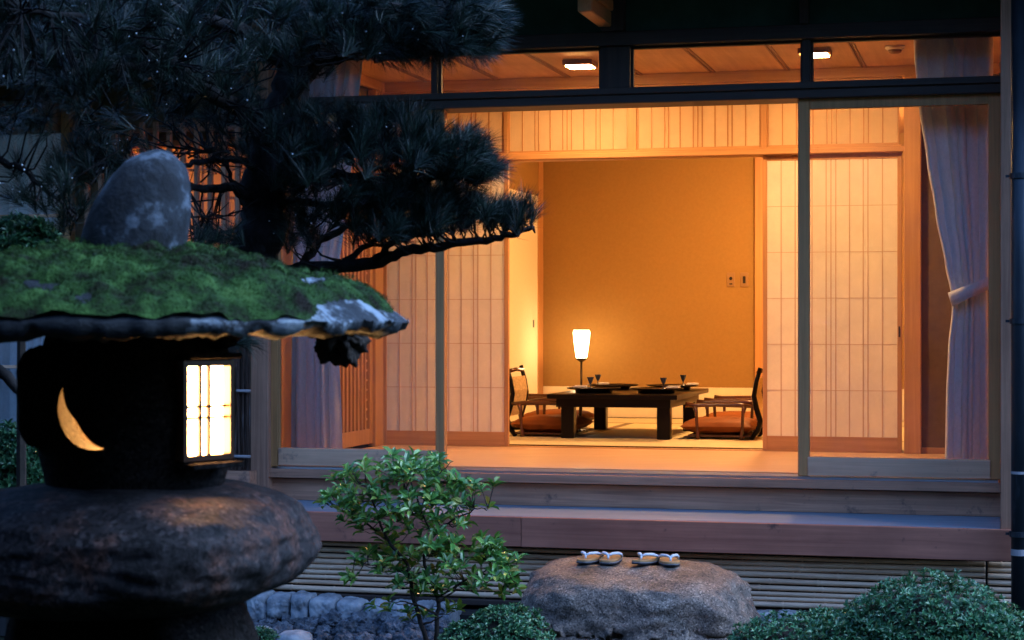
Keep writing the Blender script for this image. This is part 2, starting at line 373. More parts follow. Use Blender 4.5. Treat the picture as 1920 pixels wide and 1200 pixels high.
hp('bamboo_skirting', bamboo_rows(XW(1849, 9.07)+.003, 1.6, 5), 'bamboo', smooth=True)
hp('bottom_rail', MB().box(-4.3, 1.6, 9.03, 9.09, .222, .252), 'dark_x', bevel=.004)
bt = MB()
for px in (1398, 1533, 1000, 1700):
    x = XW(px, 9.05)
    hp('skirting_batten', MB().box(x-.006, x+.006, 9.085, 9.10, .25, .52), 'dark_z')

# posts
hp('corner_post', MB().box(XW(1876, 8.98), XW(1876, 8.98)+.10, 8.98, 9.09, .666, 3.4), 'ext_z', bevel=.004)
hp('corner_post', MB().box(XW(470, 9.46), XW(503, 9.46), 9.46, 9.58, .60, 3.25), 'ext_z', bevel=.004)
hp('side_wall', MB().box(XR+.14, XR+.20, 9.1, 16, .3, 3.4), 'ext_x')
hp('door_jamb', MB().box(XW(504, 9.50), XW(504, 9.50)+.05, 9.50, 9.70, .838, 2.73), 'stile_z', bevel=.002)
# header beam (kamoi) and transom
def zat(py, px=1495, Y=9.5): return ZW(px, py, Y)
ZH0, ZH1 = zat(186), zat(161)
XA, XB = XS0-.1, XR+.14
hp('header_beam', MB().box(XA, XB, 9.46, 9.68, ZH0, ZH1), 'dark_x', bevel=.003)
hp('header_rail', MB().box(XA, XB, 9.44, 9.47, ZH1-.02, ZH1+.012), 'dark_x', bevel=.002)
ZT0, ZT1 = ZH1+.014, zat(74)
hp('transom_head', MB().box(XA, XB, 9.47, 9.66, ZT1, ZT1+.07), 'dark_x', bevel=.003)
xp0, xp1 = XW(1125, 9.5), XW(1181, 9.5)
xm = [(XW(809, 9.5), XW(820, 9.5)), (xp0, xp1), (XW(1504, 9.5), XW(1519, 9.5))]
for a, b in xm:
    hp('transom_post', MB().box(a, b, 9.50, 9.60, ZH1, ZT1), 'dark_z', bevel=.002)
hp('upper_post', MB().box(xp0+.02, xp1-.02, 9.43, 9.50, ZT1+.07, 3.42), 'dark_z', bevel=.003)
hp('upper_post', MB().box(XW(1499, 9.45), XW(1516, 9.45), 9.44, 9.50, ZT1+.07, 3.42), 'dark_z', bevel=.003)
xs = [XA]+[v for p in xm for v in p]+[XB]
for i in range(0, len(xs), 2):
    a, b = xs[i], xs[i+1]; z0, z1 = ZH1+.001, ZT1-.001; t = .012
    fr = MB().box(a+.001, b-.001, 9.53, 9.56, z0, z0+t).box(a+.001, b-.001, 9.53, 9.56, z1-t, z1).box(a+.001, a+t, 9.532, 9.558, z0+t, z1-t).box(b-t, b-.001, 9.532, 9.558, z0+t, z1-t)
    tw = hp('transom_window', fr, 'dark_x')
    hp('pane', MB().box(a+t, b-t, 9.543, 9.547, z0+t, z1-t), 'glass', tw)
hp('upper_wall', MB().box(-8, 1.6, 9.51, 9.62, ZT1+.07, 3.6), 'upwall')
hp('plaster_wall', MB().box(XR+.21, 1.95, 9.60, 9.70, .79, 3.45), 'upwall')
# bracket arm and eave
bk = P(1150, 26, 9.45)
br = MB()
br.box(bk.x-.085, bk.x+.005, 8.70, 9.43, 3.178, 3.235)
br.box(bk.x-.075, bk.x-.005, 8.95, 9.43, 3.100, 3.177)
hp('eave_bracket', br, 'int_y', bevel=.006)
hp('eave_soffit', MB().add([(-8, 8.1, 3.42), (2, 8.1, 3.42), (2, 9.51, 3.50), (-8, 9.51, 3.50), (-8, 8.1, 3.46), (2, 8.1, 3.46), (2, 9.51, 3.54), (-8, 9.51, 3.54)], [(0, 3, 2, 1), (4, 5, 6, 7), (0, 1, 5, 4), (1, 2, 6, 5), (2, 3, 7, 6), (3, 0, 4, 7)]), 'dark_x')
hp('roof', MB().add([(-8.3, 8.0, 3.47), (2.3, 8.0, 3.47), (2.3, 13.2, 5.3), (-8.3, 13.2, 5.3), (-8.3, 8.0, 3.57), (2.3, 8.0, 3.57), (2.3, 13.2, 5.4), (-8.3, 13.2, 5.4), (2.3, 18, 3.6), (-8.3, 18, 3.6), (2.3, 18, 3.5), (-8.3, 18, 3.5)],
   [(0, 3, 2, 1), (4, 5, 6, 7), (0, 1, 5, 4), (1, 2, 6, 5), (3, 0, 4, 7), (7, 6, 8, 9), (3, 11, 10, 2), (8, 10, 11, 9), (6, 2, 10, 8), (3, 7, 9, 11)]), 'rooftile')
dp = MB(); pc = Q(1910, 600, 8.95); pc = Vector((XW(1912, 8.86), 8.86, 0))
dp.tube([(pc.x, pc.y, .0), (pc.x, pc.y, 3.42)], .038, 20)
pipe = hp('downpipe', dp, 'pipe', smooth=True)
for py, hh, rr in ((602, .012, .046), (886, .006, .0395), (1001, .012, .047), (1035, .014, .0395), (330, .012, .046)):
    z = ZW(1908, py, 8.86); mb = MB().tube([(pc.x, pc.y, z-hh), (pc.x, pc.y, z+hh)], rr, 20)
    if rr > .045: mb.box(pc.x-.062, pc.x, pc.y-.004, pc.y+.004, z-.006, z+.006)
    hp('pipe_ring', mb, 'pipe' if rr > .045 else 'rope', pipe)

# sliding glass doors
def glass_door(px0, px1, Y, sw, name='sliding_glass_door', zb=.852):
    x0, x1 = XW(px0, Y), XW(px1, Y)
    d = MB()
    d.box(x0, x0+sw, Y, Y+.034, zb, 2.722).box(x1-sw, x1, Y, Y+.034, zb, 2.722)
    fr = hp(name, d, 'stile_z', bevel=.003)
    hp('bottom_rail', MB().box(x0+sw*.85, x1-sw*.82, Y-.010, Y+.030, zb+.002, .948), 'rail_x', fr, bevel=.004, seg=2)
    hp('top_rail', MB().box(x0+sw, x1-sw, Y+.002, Y+.032, 2.665, 2.721), 'stile_z', fr, bevel=.003)
    hp('pane', MB().box(x0+sw-.004, x1-sw+.004, Y+.014, Y+.019, .94, 2.67), 'glass', fr)
    return fr
gd = glass_door(1496, 1876, 9.50, .057); gd['label'] = 'sliding glass door at the right with a stained pale bottom rail'
gd2 = glass_door(509, 833, 9.505, .048); gd2['label'] = 'sliding glass door at the left in front of the gathered curtain'
xq = XW(834, 9.56)
hp('door_stile', MB().box(xq-.03, xq+.005, 9.56, 9.592, .852, 2.72), 'int_z', bevel=.003)

# veranda floor, ceiling
fl = MB(); y = 9.68; k = 0
while y < YI-.02:
    y2 = min(y+.118, YI-.02); fl.box(XL, XR+.14, y, y2-.0015, ZF-.03, ZF); y = y2
hp('veranda_floor', fl, 'floor', bevel=.001)
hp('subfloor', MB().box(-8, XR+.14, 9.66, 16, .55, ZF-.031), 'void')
ce = MB()
bx = [-.34-.44*k for k in range(9)]
edges = [XR+.14]+bx+[XL-.02]
for a, b in zip(edges[1:], edges[:-1]): ce.box(a+.002, b-.002, 9.62, YI+.1, ZC, ZC+.02)
hp('veranda_ceiling', ce, 'ceil')
cb = MB()
for x in bx: cb.box(x-.016, x-.006, 9.62, YI-.05, ZC-.008, ZC).box(x+.006, x+.016, 9.62, YI-.05, ZC-.008, ZC)
cb.box(XL, XR+.1, 9.62, YI, ZC+.021, ZC+.06)
hp('ceiling_batten', cb, 'groove')
hp('ceiling_moulding', MB().box(XL, XR+.14, YI-.035, YI-.001, ZC-.06, ZC-.0005), 'int_x', bevel=.002)
hp('ceiling_moulding', MB().box(XL, XL+.03, 9.62, YI-.036, ZC-.06, ZC-.0005), 'int_y', bevel=.002)

# inner wall with shoji
SX0, SX1 = XW(717, YI), XW(1691, YI)      # between the posts
ZL0 = ZW(1430, 292, YI); ZL1 = ZW(1427, 277, YI)
hp('lintel', MB().box(SX0, SX1, YI-.02, YI+.09, ZL0, ZL1), 'int_x', bevel=.003)
hp('lintel_rail', MB().box(SX0, SX1+.02, YI-.045, YI-.02, ZL0+.004, ZL0+.035), 'int_x', bevel=.003)
ZR1 = 2.98
hp('transom_rail', MB().box(SX0, SX1, YI-.02, YI+.06, ZR1, ZC-.06), 'int_x', bevel=.003)
hp('ranma_wall', MB().box(SX0, SX1, YI+.001, YI+.03, ZC-.06, ZC+.01), 'int_x')
PAT = [.109, .218, .250, .348, .457, .494, .531, .636, .741, .777, .887]
def screen(name, x0, x1, z0, z1, Y, st, bot, top, rows, pm, wood_='int_z'):
    fr = MB().box(x0, x0+st, Y, Y+.03, z0, z1).box(x1-st, x1, Y, Y+.03, z0, z1)
    fr.box(x0+st, x1-st, Y+.001, Y+.029, z1-top, z1)
    o = hp(name, fr, wood_, bevel=.002)
    if bot: hp('kick_board' if bot > .05 else 'bottom_rail', MB().box(x0+st, x1-st, Y+.003, Y+.027, z0, z0+bot), 'int_x', o, bevel=.001)
    a, b, c, d = x0+st, x1-st, z0+bot, z1-top
    hp('paper', MB().box(a-.003, b+.003, Y+.006, Y+.0065, c-.003, d+.003), pm, o)
    k = MB(); ka, kb = (Y+.0052, Y+.016) if rows > 1 else (Y+.001, Y+.012)
    for f in PAT:
        x = a+(b-a)*f; k.box(x-.0036, x+.0036, ka, kb, c, d)
    for i in range(1, rows):
        z = c+(d-c)*i/rows; k.box(a, b, Y+.0054, Y+.015, z-.0018, z+.0018)
    hp('lattice', k, 'kumiko' if rows > 1 else 'int_z', o)
    return o
zb = ZF+.004
s = screen('shoji_screen', XW(1430, YI), SX1, zb, ZL0-.001, YI, .026, .085, .03, 6, 'paper'); s['label'] = 'paper screen on the right with a dark recessed finger pull'
hp('finger_pull', MB().box(SX1-.019, SX1-.009, YI-.002, YI+.004, ZW(1690, 632, YI), ZW(1690, 612, YI)), 'metal_dk', s)
s = screen('shoji_screen', SX0+.001, XW(953, YI), zb, ZL0-.001, YI+.0, .026, .085, .03, 6, 'paper'); s['label'] = 'paper screen on the left beside the lattice wall'
screen('shoji_screen', XW(1430, YI)+.01, SX1+.01, zb+.001, ZL0-.002, YI+.034, .026, .085, .03, 1, 'paper') if False else None
rx = [SX0, XW(945, YI), XW(953, YI), XW(1178, YI), XW(1194, YI), XW(1427, YI), XW(1438, YI), XW(1686, YI)]
for i in range(0, 8, 2):
    screen('transom_screen', rx[i], rx[i+1], ZL1+.001, ZR1-.001, YI, .010, .012, .012, 1, 'paper_hi')
    if i < 6: hp('transom_strut', MB().box(rx[i+1], rx[i+2], YI-.012, YI+.05, ZL1, ZR1), 'int_z', bevel=.002)
# posts either side
hp('inner_post', MB().box(XW(1695, YI-.06), XW(1727, YI-.06), YI-.06, YI+.06, ZF, ZC-.061), 'int_z', bevel=.004)
hp('inner_post', MB().box(SX0-.10, SX0-.001, YI-.03, YI+.08, ZF, ZC-.061), 'int_z', bevel=.003)
hp('threshold', MB().box(SX0, SX1, YI-.019, YI+.07, ZF-.02, ZF+.003), 'int_x')
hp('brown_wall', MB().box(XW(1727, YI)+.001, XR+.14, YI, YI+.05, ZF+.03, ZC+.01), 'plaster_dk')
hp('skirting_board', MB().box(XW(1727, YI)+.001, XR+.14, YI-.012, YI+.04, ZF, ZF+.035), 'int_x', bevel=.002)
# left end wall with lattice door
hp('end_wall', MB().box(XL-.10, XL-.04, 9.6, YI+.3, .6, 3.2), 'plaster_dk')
la = MB(); ya, yb_, za, zb_ = 10.20, 11.12, ZF+.02, 2.62
la.box(XL-.03, XL, ya, ya+.05, za, zb_).box(XL-.03, XL, yb_-.05, yb_, za, zb_).box(XL-.029, XL-.001, ya+.05, yb_-.05, za, za+.09).box(XL-.029, XL-.001, ya+.05, yb_-.05, zb_-.05, zb_)
lat = hp('lattice_door', la, 'int_z', bevel=.002)
lb = MB()
for i in range(1, 12):
    yy = ya+.05+(yb_-ya-.1)*i/12; lb.box(XL-.016, XL-.004, yy-.008, yy+.008, za+.09, zb_-.05)
for i in range(1, 27):
    zz = za+.09+(zb_-za-.14)*i/27; lb.box(XL-.024, XL-.0165, ya+.05, yb_-.05, zz-.006, zz+.006)
hp('lattice', lb, 'int_z', lat)
hp('backing_board', MB().box(XL-.036, XL-.031, ya, yb_, za, zb_), 'int_z', lat)
hp('end_wall_post', MB().box(XL-.03, XL+.02, yb_+.001, YI-.031, ZF, ZC-.061), 'int_z', bevel=.002)

# inner room
YB = 14.9; RXL = XW(1018, YB); RXR = -.42; ZC2 = 3.05
tm = [(-3.6, -1.8, 11.38, 12.28), (-1.799, RXR, 11.38, 12.28), (-3.6, -2.7, 12.281, 14.08), (-2.699, -1.8, 12.281, 14.08), (-1.799, -.9, 12.281, 14.08), (-3.6, -1.8, 14.081, YB), (-1.799, RXR, 14.081, YB), (-.899, RXR, 12.281, 14.08)]
for i, (a, b, c, d) in enumerate(tm):
    m1 = hp('tatami_mat', MB().box(a, b, c, d, ZF-.02, ZF+.008), 'tatami')
    if (b-a) > (d-c): e = MB().box(a, b, c, c+.03, ZF, ZF+.0095).box(a, b, d-.03, d, ZF, ZF+.0095)
    else: e = MB().box(a, a+.03, c, d, ZF, ZF+.0095).box(b-.03, b, c, d, ZF, ZF+.0095)
    hp('cloth_border', e, 'tatami_edge', m1)
ZD = ZW(1200, 725.5, YB)
hp('back_wall', MB().box(RXL-.1, RXR+.1, YB, YB+.08, ZD, ZC2+.1), 'plaster')
hp('paper_dado', MB().box(RXL-.1, RXR+.1, YB-.002, YB+.08, ZF-.02, ZD-.0005), 'dado')
hp('wall_post', MB().box(XW(1415, YB-.05), XW(1428, YB-.05)+.06, YB-.05, YB-.003, ZF, ZC2), 'int_z', bevel=.003)
fx = MB().box(RXL-.04, RXL, 11.42, YB-.18, ZF+.008, 2.62)
fus = hp('sliding_panel', fx, 'fusuma')
hp('panel_frame', MB().box(RXL-.03, RXL+.006, YB-.18, YB-.155, ZF+.008, 2.62), 'int_z', fus)
hp('panel_pull', MB().box(RXL-.001, RXL+.002, YB-.34, YB-.30, ZW(1003, 614, YB-.32), ZW(1003, 600, YB-.32)), 'metal_dk', fus)
hp('corner_trim', MB().box(RXL-.05, RXL+.004, YB-.15, YB-.003, ZF, ZC2), 'int_z')
hp('room_wall', MB().box(RXL-.08, RXL-.001, 11.4, YB, 2.62, ZC2+.1), 'plaster')
hp('room_wall', MB().box(RXR, RXR+.08, 11.4, YB, ZF-.02, ZC2+.1), 'plaster')
hp('room_ceiling', MB().box(RXL-.1, RXR+.1, 11.36, YB+.1, ZC2+.02, ZC2+.06), 'ceil')
for px in (1370, 1395):
    a = P(px-7, 538, YB-.008); b = P(px+8, 511, YB-.008)
    sp = hp('switch_plate', MB().box(a.x, b.x, YB-.010, YB-.001, a.z, b.z), 'brass', bevel=.003)
    c = (a+b)/2
    if px == 1370: hp('dial', MB().tube([(c.x, YB-.016, c.z+.01), (c.x, YB-.010, c.z+.01)], .013, 16).box(c.x-.012, c.x+.012, YB-.012, YB-.0095, c.z-.038, c.z-.028), 'metal_dk', sp)
    else: hp('rocker', MB().box(c.x-.011, c.x+.011, YB-.013, YB-.0095, c.z-.028, c.z+.028), 'metal_dk', sp)
# left wing of the house: wall, lattice window, curtained window
YW = 9.62
wx = [-8, XW(-60, YW), XW(112, YW), XW(228, YW), XW(466, YW), XW(472, YW)]
wz0, wz1 = ZW(350, 478, YW), ZW(350, 262, YW)
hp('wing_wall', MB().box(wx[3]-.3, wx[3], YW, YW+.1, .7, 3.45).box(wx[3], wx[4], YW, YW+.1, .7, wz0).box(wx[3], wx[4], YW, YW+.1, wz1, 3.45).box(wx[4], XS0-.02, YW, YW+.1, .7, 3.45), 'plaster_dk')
wf = hp('lattice_window', MB().box(wx[3], wx[4], YW+.02, YW+.08, wz0, wz0+.03).box(wx[3], wx[4], YW+.02, YW+.08, wz1-.03, wz1).box(wx[3], wx[3]+.03, YW+.021, YW+.079, wz0+.03, wz1-.03).box(wx[4]-.03, wx[4], YW+.021, YW+.079, wz0+.03, wz1-.03), 'int_x')
hp('paper', MB().box(wx[3]+.02, wx[4]-.02, YW+.068, YW+.0685, wz0+.02, wz1-.02), 'paper_hi', wf)
k = MB()
for i in range(1, 5): x = wx[3]+(wx[4]-wx[3])*i/5; k.box(x-.004, x+.004, YW+.07, YW+.078, wz0+.03, wz1-.03)
for i in range(1, 4): z = wz0+(wz1-wz0)*i/4; k.box(wx[3]+.03, wx[4]-.03, YW+.0705, YW+.0775, z-.004, z+.004)
hp('lattice', k, 'kumiko', wf)
b = MB()
for i in range(13):
    x = XW(165+i*25.6, 9.52); b.box(x-.011, x+.011, 9.50, 9.53, ZW(300, 484, 9.5), ZW(300, 228, 9.5))
b.box(XW(150, 9.5), XW(474, 9.5), 9.531, 9.55, ZW(300, 246, 9.5), ZW(300, 238, 9.5)).box(XW(150, 9.5), XW(474, 9.5), 9.531, 9.55, ZW(300, 480, 9.5), ZW(300, 470, 9.5))
hp('window_bars', b, 'ext_z', wf)
hp('wing_post', MB().box(XW(114, 9.55), XW(130, 9.55), 9.55, 9.63, .6, 3.45), 'stile_z', bevel=.003)
hp('wing_post', MB().box(XW(-70, 9.55), XW(-56, 9.55), 9.55, 9.63, .6, 3.45), 'stile_z', bevel=.003)
for (pa, pb) in ((402, 408), (685, 691), (860, 900), (150, 160)):
    hp('wing_rail', MB().box(XW(-56, 9.57), XW(114, 9.57), 9.57, 9.60, ZW(50, pb, 9.57), ZW(50, pa, 9.57)), 'rail_x', bevel=.002)
hp('wing_pane', MB().box(XW(-56, 9.59), XW(114, 9.59), 9.602, 9.606, .8, 2.85), 'glass')
hp('wing_wall', MB().box(-8, wx[1], YW+.01, YW+.1, .7, 3.45).box(wx[1], wx[2], YW+.01, YW+.1, 2.86, 3.45), 'plaster_dk')
hp('wing_back_wall', MB().box(-8, XL-.1, 11.2, 11.3, .7, 3.4), 'plaster_dk')
hp('wing_sill', MB().box(-8, XS0-.16, 9.50, 9.62, .76, .84), 'ext_x', bevel=.003)
hp('added_partition', MB().box(XW(118, 9.75), XW(118, 9.75)+.06, 9.72, 11.2, .8, 3.1), 'plaster_dk')  # unseen wall added to keep the wing lamp off the curtains
hp('wing_eave', MB().add([(-8, 8.5, 2.78), (-4.0, 8.5, 2.78), (-4.0, 9.6, 3.12), (-8, 9.6, 3.12), (-8, 8.5, 2.84), (-4.0, 8.5, 2.84), (-4.0, 9.6, 3.18), (-8, 9.6, 3.18)], [(0, 3, 2, 1), (4, 5, 6, 7), (0, 1, 5, 4), (1, 2, 6, 5), (2, 3, 7, 6), (3, 0, 4, 7)]), 'dark_x')
hp('wing_ceiling', MB().box(-8, XL-.1, 9.7, 11.3, 3.1, 3.14), 'ceil')

# ------------------------------------------------------------------ lamps
def ceiling_light(px, py, label):
    d = ray(px, py); t = (ZC-CAMZ)/d[2]; c = Vector((d[0]*t, d[1]*t, ZC))
    e = empty('ceiling_light', c, label, 'ceiling light', 'ceiling lights of the veranda')
    MB().box(c.x-.085, c.x+.085, c.y-.085, c.y+.085, ZC-.012, ZC-.001).box(c.x-.085, c.x+.085, c.y-.085, c.y-.07, ZC-.03, ZC-.012).box(c.x-.085, c.x+.085, c.y+.07, c.y+.085, ZC-.03, ZC-.012).box(c.x-.085, c.x-.07, c.y-.07, c.y+.07, ZC-.03, ZC-.012).box(c.x+.07, c.x+.085, c.y-.07, c.y+.07, ZC-.03, ZC-.012).build('frame', M['groove'], e)
    MB().box(c.x-.069, c.x+.069, c.y-.069, c.y+.069, ZC-.034, ZC-.014).build('diffuser', M['bulb'], e)
ceiling_light(1088, 115, 'square lit ceiling lamp in the left half of the transom, beside the wide post')
ceiling_light(1528, 93, 'square lit ceiling lamp near the smoke detector, behind the narrow right mullion')
d = ray(1678, 86); t = (ZC-CAMZ)/d[2]; c = Vector((d[0]*t, d[1]*t, ZC-.001))
sd = empty('smoke_detector', c, 'round beige smoke detector on the veranda ceiling', 'smoke detector')
MB().lathe([(.052, 0), (.052, -.012), (.045, -.02), (.04, -.022)], c, 28).build('base', M['pale'], sd, smooth=True)
MB().lathe([(.036, -.0221), (.034, -.034), (.022, -.04)], c, 24).build('sensor', M['groove'], sd, smooth=True)
# third veranda lamp further left (hidden by the pine), room lamp, wing lamp
def disc_lamp(c, r, name, label, mat, h=.03):
    e = empty(name, c, label, 'ceiling lamp')
    MB().lathe([(r+.03, .03), (r+.03, -.02)], c, 32).build('housing', M['int_x'], e)
    MB().lathe([(r, -.021), (r*.98, -.02-h)], c, 24).build('diffuser', mat, e)
disc_lamp(Vector((-1.35, 13.3, 3.01)), .22, 'room_lamp', 'round lit ceiling lamp of the tatami room, above the low table', M['roomlamp'], .15)
M['winglamp'] = emit('lit_wing_lamp', (1, .40, .09), 160.)
disc_lamp(Vector((-4.75, 10.6, 2.9)), .12, 'wing_lamp', 'small lit ceiling lamp behind the barred window of the left wing', M['winglamp'])
# floor lamp
fc = Q(1090, 700, 14.88); fc.z = ZF+.008
fl_ = empty('floor_lamp', fc, 'slim floor lamp with a glowing ribbed paper shade behind the table', 'lamp')
zt = ZW(1089, 619, fc.y)-ZF-.008; zs = ZW(1089, 671, fc.y)-ZF-.008
MB().lathe([(.10, 0), (.10, .012), (.02, .02)], fc, 24).build('base', M['metal_dk'], fl_, smooth=True)
MB().tube([fc+Vector((0, 0, .01)), fc+Vector((0, 0, zs-.01))], .009, 10).build('pole', M['metal_dk'], fl_, smooth=True)
MB().lathe([(.012, zs-.03), (.040, zs-.015), (.042, zs-.001)], fc, 20).build('cup', M['metal_dk'], fl_, smooth=True)
shp = [(.042, zs), (.052, zs+.06), (.064, zs+.15), (.068, zt-.02), (.062, zt)]
MB().lathe(shp, fc, 28).build('lamp_shade', M['shade'], fl_, smooth=True)
rb = MB()
for k in range(9):
    a = 2*math.pi*k/9+.2; rb.tube([(fc.x+(r+.0015)*math.cos(a), fc.y+(r+.0015)*math.sin(a), fc.z+z) for r, z in shp], .0022, 5)
rb.lathe([(.063, zt), (.063, zt+.006)], fc, 24)
rb.build('ribs', M['darkwood'], fl_)
cd = MB(); cd.tube([(fc.x+.05+i*.1, 14.8+.02*math.sin(i*1.7), ZF+.013) for i in range(16)], .003, 6)
o = cd.build('lamp_cord', M['metal_dk'], fl_)

# ------------------------------------------------------------------ table, chairs, cushions
tc = Vector((-2.425, 12.65, ZF+.0095))
tb = empty('low_table', tc, 'low black lacquer table laid with trays and cups', 'table')
zt_ = 1.153
MB().box(-2.85, -2.0, 12.0, 13.35, zt_-.03, zt_).build('tabletop', M['lacquer'], tb, bevel=.003)
MB().box(-2.80, -2.05, 12.05, 12.08, zt_-.085, zt_-.031).box(-2.80, -2.05, 13.2, 13.23, zt_-.085, zt_-.031).box(-2.80, -2.77, 12.081, 13.199, zt_-.085, zt_-.031).box(-2.08, -2.05, 12.081, 13.199, zt_-.085, zt_-.031).build('apron', M['lacquer'], tb, bevel=.002)
for x in (-2.775, -2.145):
    for y in (12.085, 13.115): MB().box(x, x+.085, y, y+.08, ZF+.0095, zt_-.032).build('leg', M['lacquer'], tb, bevel=.004)
def chair(loc, rz, label, proto=None):
    if proto:
        c = copy_tree(proto); c.location = loc; c.rotation_euler.z = rz; c['label'] = label; return c
    e = empty('legless_chair', (0, 0, 0), label, 'chair', 'floor chairs with armrests around the low table')
    for s_ in (-1, 1):
        y = .235*s_
        MB().tube([(.0, y, .215), (.10, y, .222), (.25, y, .222), (.37, y, .218), (.43, y, .222)], [.012, .016, .013, .014, .017], 8).build('armrest', M['darkwood'], e, smooth=True)
        MB().tube([(.07, y, 0), (.07, y, .03), (.065, y, .06), (.06, y, .17), (.05, y, .215)], [.015, .013, .009, .011, .018], 8).build('leg', M['darkwood'], e, smooth=True)
        MB().tube([(.35, y, 0), (.35, y, .03), (.355, y, .06), (.36, y, .17), (.37, y, .215)], [.015, .013, .009, .011, .018], 8).build('leg', M['darkwood'], e, smooth=True)
        u = MB(); pr = [(.015, .0), (-.03, .06), (-.045, .12), (-.02, .20), (-.005, .28), (-.02, .37), (-.045, .46)]
        u.tube([(x-.0, .19*s_, z) for x, z in pr], [.016, .018, .019, .018, .016, .015, .014], 8).build('back_post', M['lacquer'], e, smooth=True)
    b = MB(); pr = [(-.035, .13), (-.008, .22), (.004, .30), (-.012, .39)]
    for (x, z) in pr: b.v += [(x, -.178, z), (x, .178, z)]
    for (x, z) in pr: b.v += [(x-.012, -.178, z), (x-.012, .178, z)]
    for i in range(3): a = 2*i; b.f += [(a, a+1, a+3, a+2), (a+8, a+10, a+11, a+9)]
    b.f += [(6, 7, 15, 14), (0, 8, 9, 1)]
    b.build('back_panel', M['cane'], e)
    MB().tube([(-.030, -.18, .43), (-.034, 0, .437), (-.030, .18, .43)], .014, 8).build('top_rail', M['darkwood'], e, smooth=True)
    MB().box(.0, .42, -.20, .20, .012, .028).build('seat', M['darkwood'], e, bevel=.004)
    MB().tube([(.07, -.235, .04), (.07, .235, .04)], .008, 6).build('stretcher', M['darkwood'], e)
    e.location = loc; e.rotation_euler.z = rz
    return e
zf_ = ZF+.0095
ch = chair((-1.545, 12.42, zf_), math.pi, 'right-hand floor chair nearest the veranda, its cane back edge-on beside the paper screen')
chair((-1.545, 13.22, zf_), math.pi, 'right-hand floor chair farther from the veranda, mostly hidden by the near one', ch)
chair((-3.13, 12.42, zf_), 0, 'left-hand floor chair nearest the veranda, its cane back seen beside the left screen', ch)
chair((-3.46, 13.22, zf_), 0, 'left-hand floor chair farther from the veranda, behind the near left one', ch)
def cushion(c, label, seed, proto=None):
    mb = MB(); n = 26
    for side in (1, -1):
        o = len(mb.v)
        for j in range(n+1):
            for i in range(n+1):
                u = -1+2*i/n; v = -1+2*j/n
                e = max(0, (1-abs(u)**3.2))**.5*max(0, (1-abs(v)**3.2))**.5
                wr = .006*mn.noise(Vector((u*3+seed, v*3, side)))+.004*math.sin(18*v+6*u)*(abs(u) > .55)
                k = 1-.05*(1-abs(v))*abs(u)
                mb.v.append((c[0]+.235*u*k, c[1]+.235*v*(1-.05*(1-abs(u))*abs(v)), c[2]+.050+side*(.052*e+(wr if e > .2 else 0))))
        for j in range(n):
            for i in range(n):
                a = o+j*(n+1)+i; q = (a, a+1, a+n+2, a+n+1); mb.f.append(q if side > 0 else q[::-1])
    o = mb.build('floor_cushion', M['cushion'], loc=c, smooth=True); tag(o, label, 'cushion', 'russet floor cushions on the chairs'); return o
cz = zf_+.030
cushion((-1.78, 12.42, cz), 'plump russet cushion on the near right floor chair', 1)
cushion((-1.78, 13.22, cz), 'russet cushion on the far right floor chair', 2)
cushion((-2.91, 12.42, cz), 'plump russet cushion on the near left floor chair', 3)
cushion((-3.05, 13.22, cz), 'russet cushion on the far left floor chair, seen between the table legs', 4)
GW = {'tray': 'dinner trays on the low table', 'cup': 'stemmed cups on the trays', 'nap': 'folded napkins on the trays'}
ts = [(-2.61, 12.33, 'near left'), (-2.19, 12.33, 'near right'), (-2.62, 13.02, 'far left'), (-2.20, 13.02, 'far right')]
for (x, y, w_) in ts:
    e = empty('serving_tray', (x, y, zt_+.0005), 'round black serving tray at the %s place of the low table' % w_, 'tray', GW['tray'])
    MB().lathe([(.15, .022), (.175, .026), (.180, .034), (.176, .034), (.168, .028), (.0, .028)], (x, y, zt_), 40).build('dish', M['lacquer'], e, smooth=True)
    MB().lathe([(.12, .001), (.125, .022)], (x, y, zt_), 32).build('foot', M['lacquer'], e)
cps = [(1107, 12.30, 'near left'), (1121, 12.95, 'far left'), (1244, 12.30, 'near right'), (1281, 13.0, 'far right')]
for (px, y, w_) in cps:
    x = XW(px, y)
    MB().lathe([(.018, 0), (.017, .003), (.004, .006), (.0035, .026), (.012, .040), (.024, .072), (.0245, .074), (.022, .072), (.0, .042)], (x, y, zt_+.029), 20).build('stemmed_cup', M['cup'], loc=(x, y, zt_+.029), smooth=True, props=('small dark stemmed cup on the %s tray' % w_, 'cup', GW['cup']))
for (px, y, w_, dz) in ((1088, 12.33, 'near left', .1), (1130, 13.0, 'far left', .3), (1262, 12.36, 'near right', -.2), (1298, 13.02, 'far right', .2)):
    x = XW(px, y); mb = MB(); a = dz
    ax = Vector((math.cos(a), math.sin(a), 0)); ay = Vector((-math.sin(a), math.cos(a), 0))
    mb.obox(Vector((x, y, zt_+.0375)), ax, ay, UP, .045, .022, .004); mb.obox(Vector((x+.005, y, zt_+.045)), ax, ay, (UP+ax*.25).normalized(), .04, .018, .0025)
    mb.build('napkin', M['napkin'], loc=(x, y, zt_+.033), bevel=.002, props=('folded white napkin on the %s tray' % w_, 'napkin', GW['nap']))

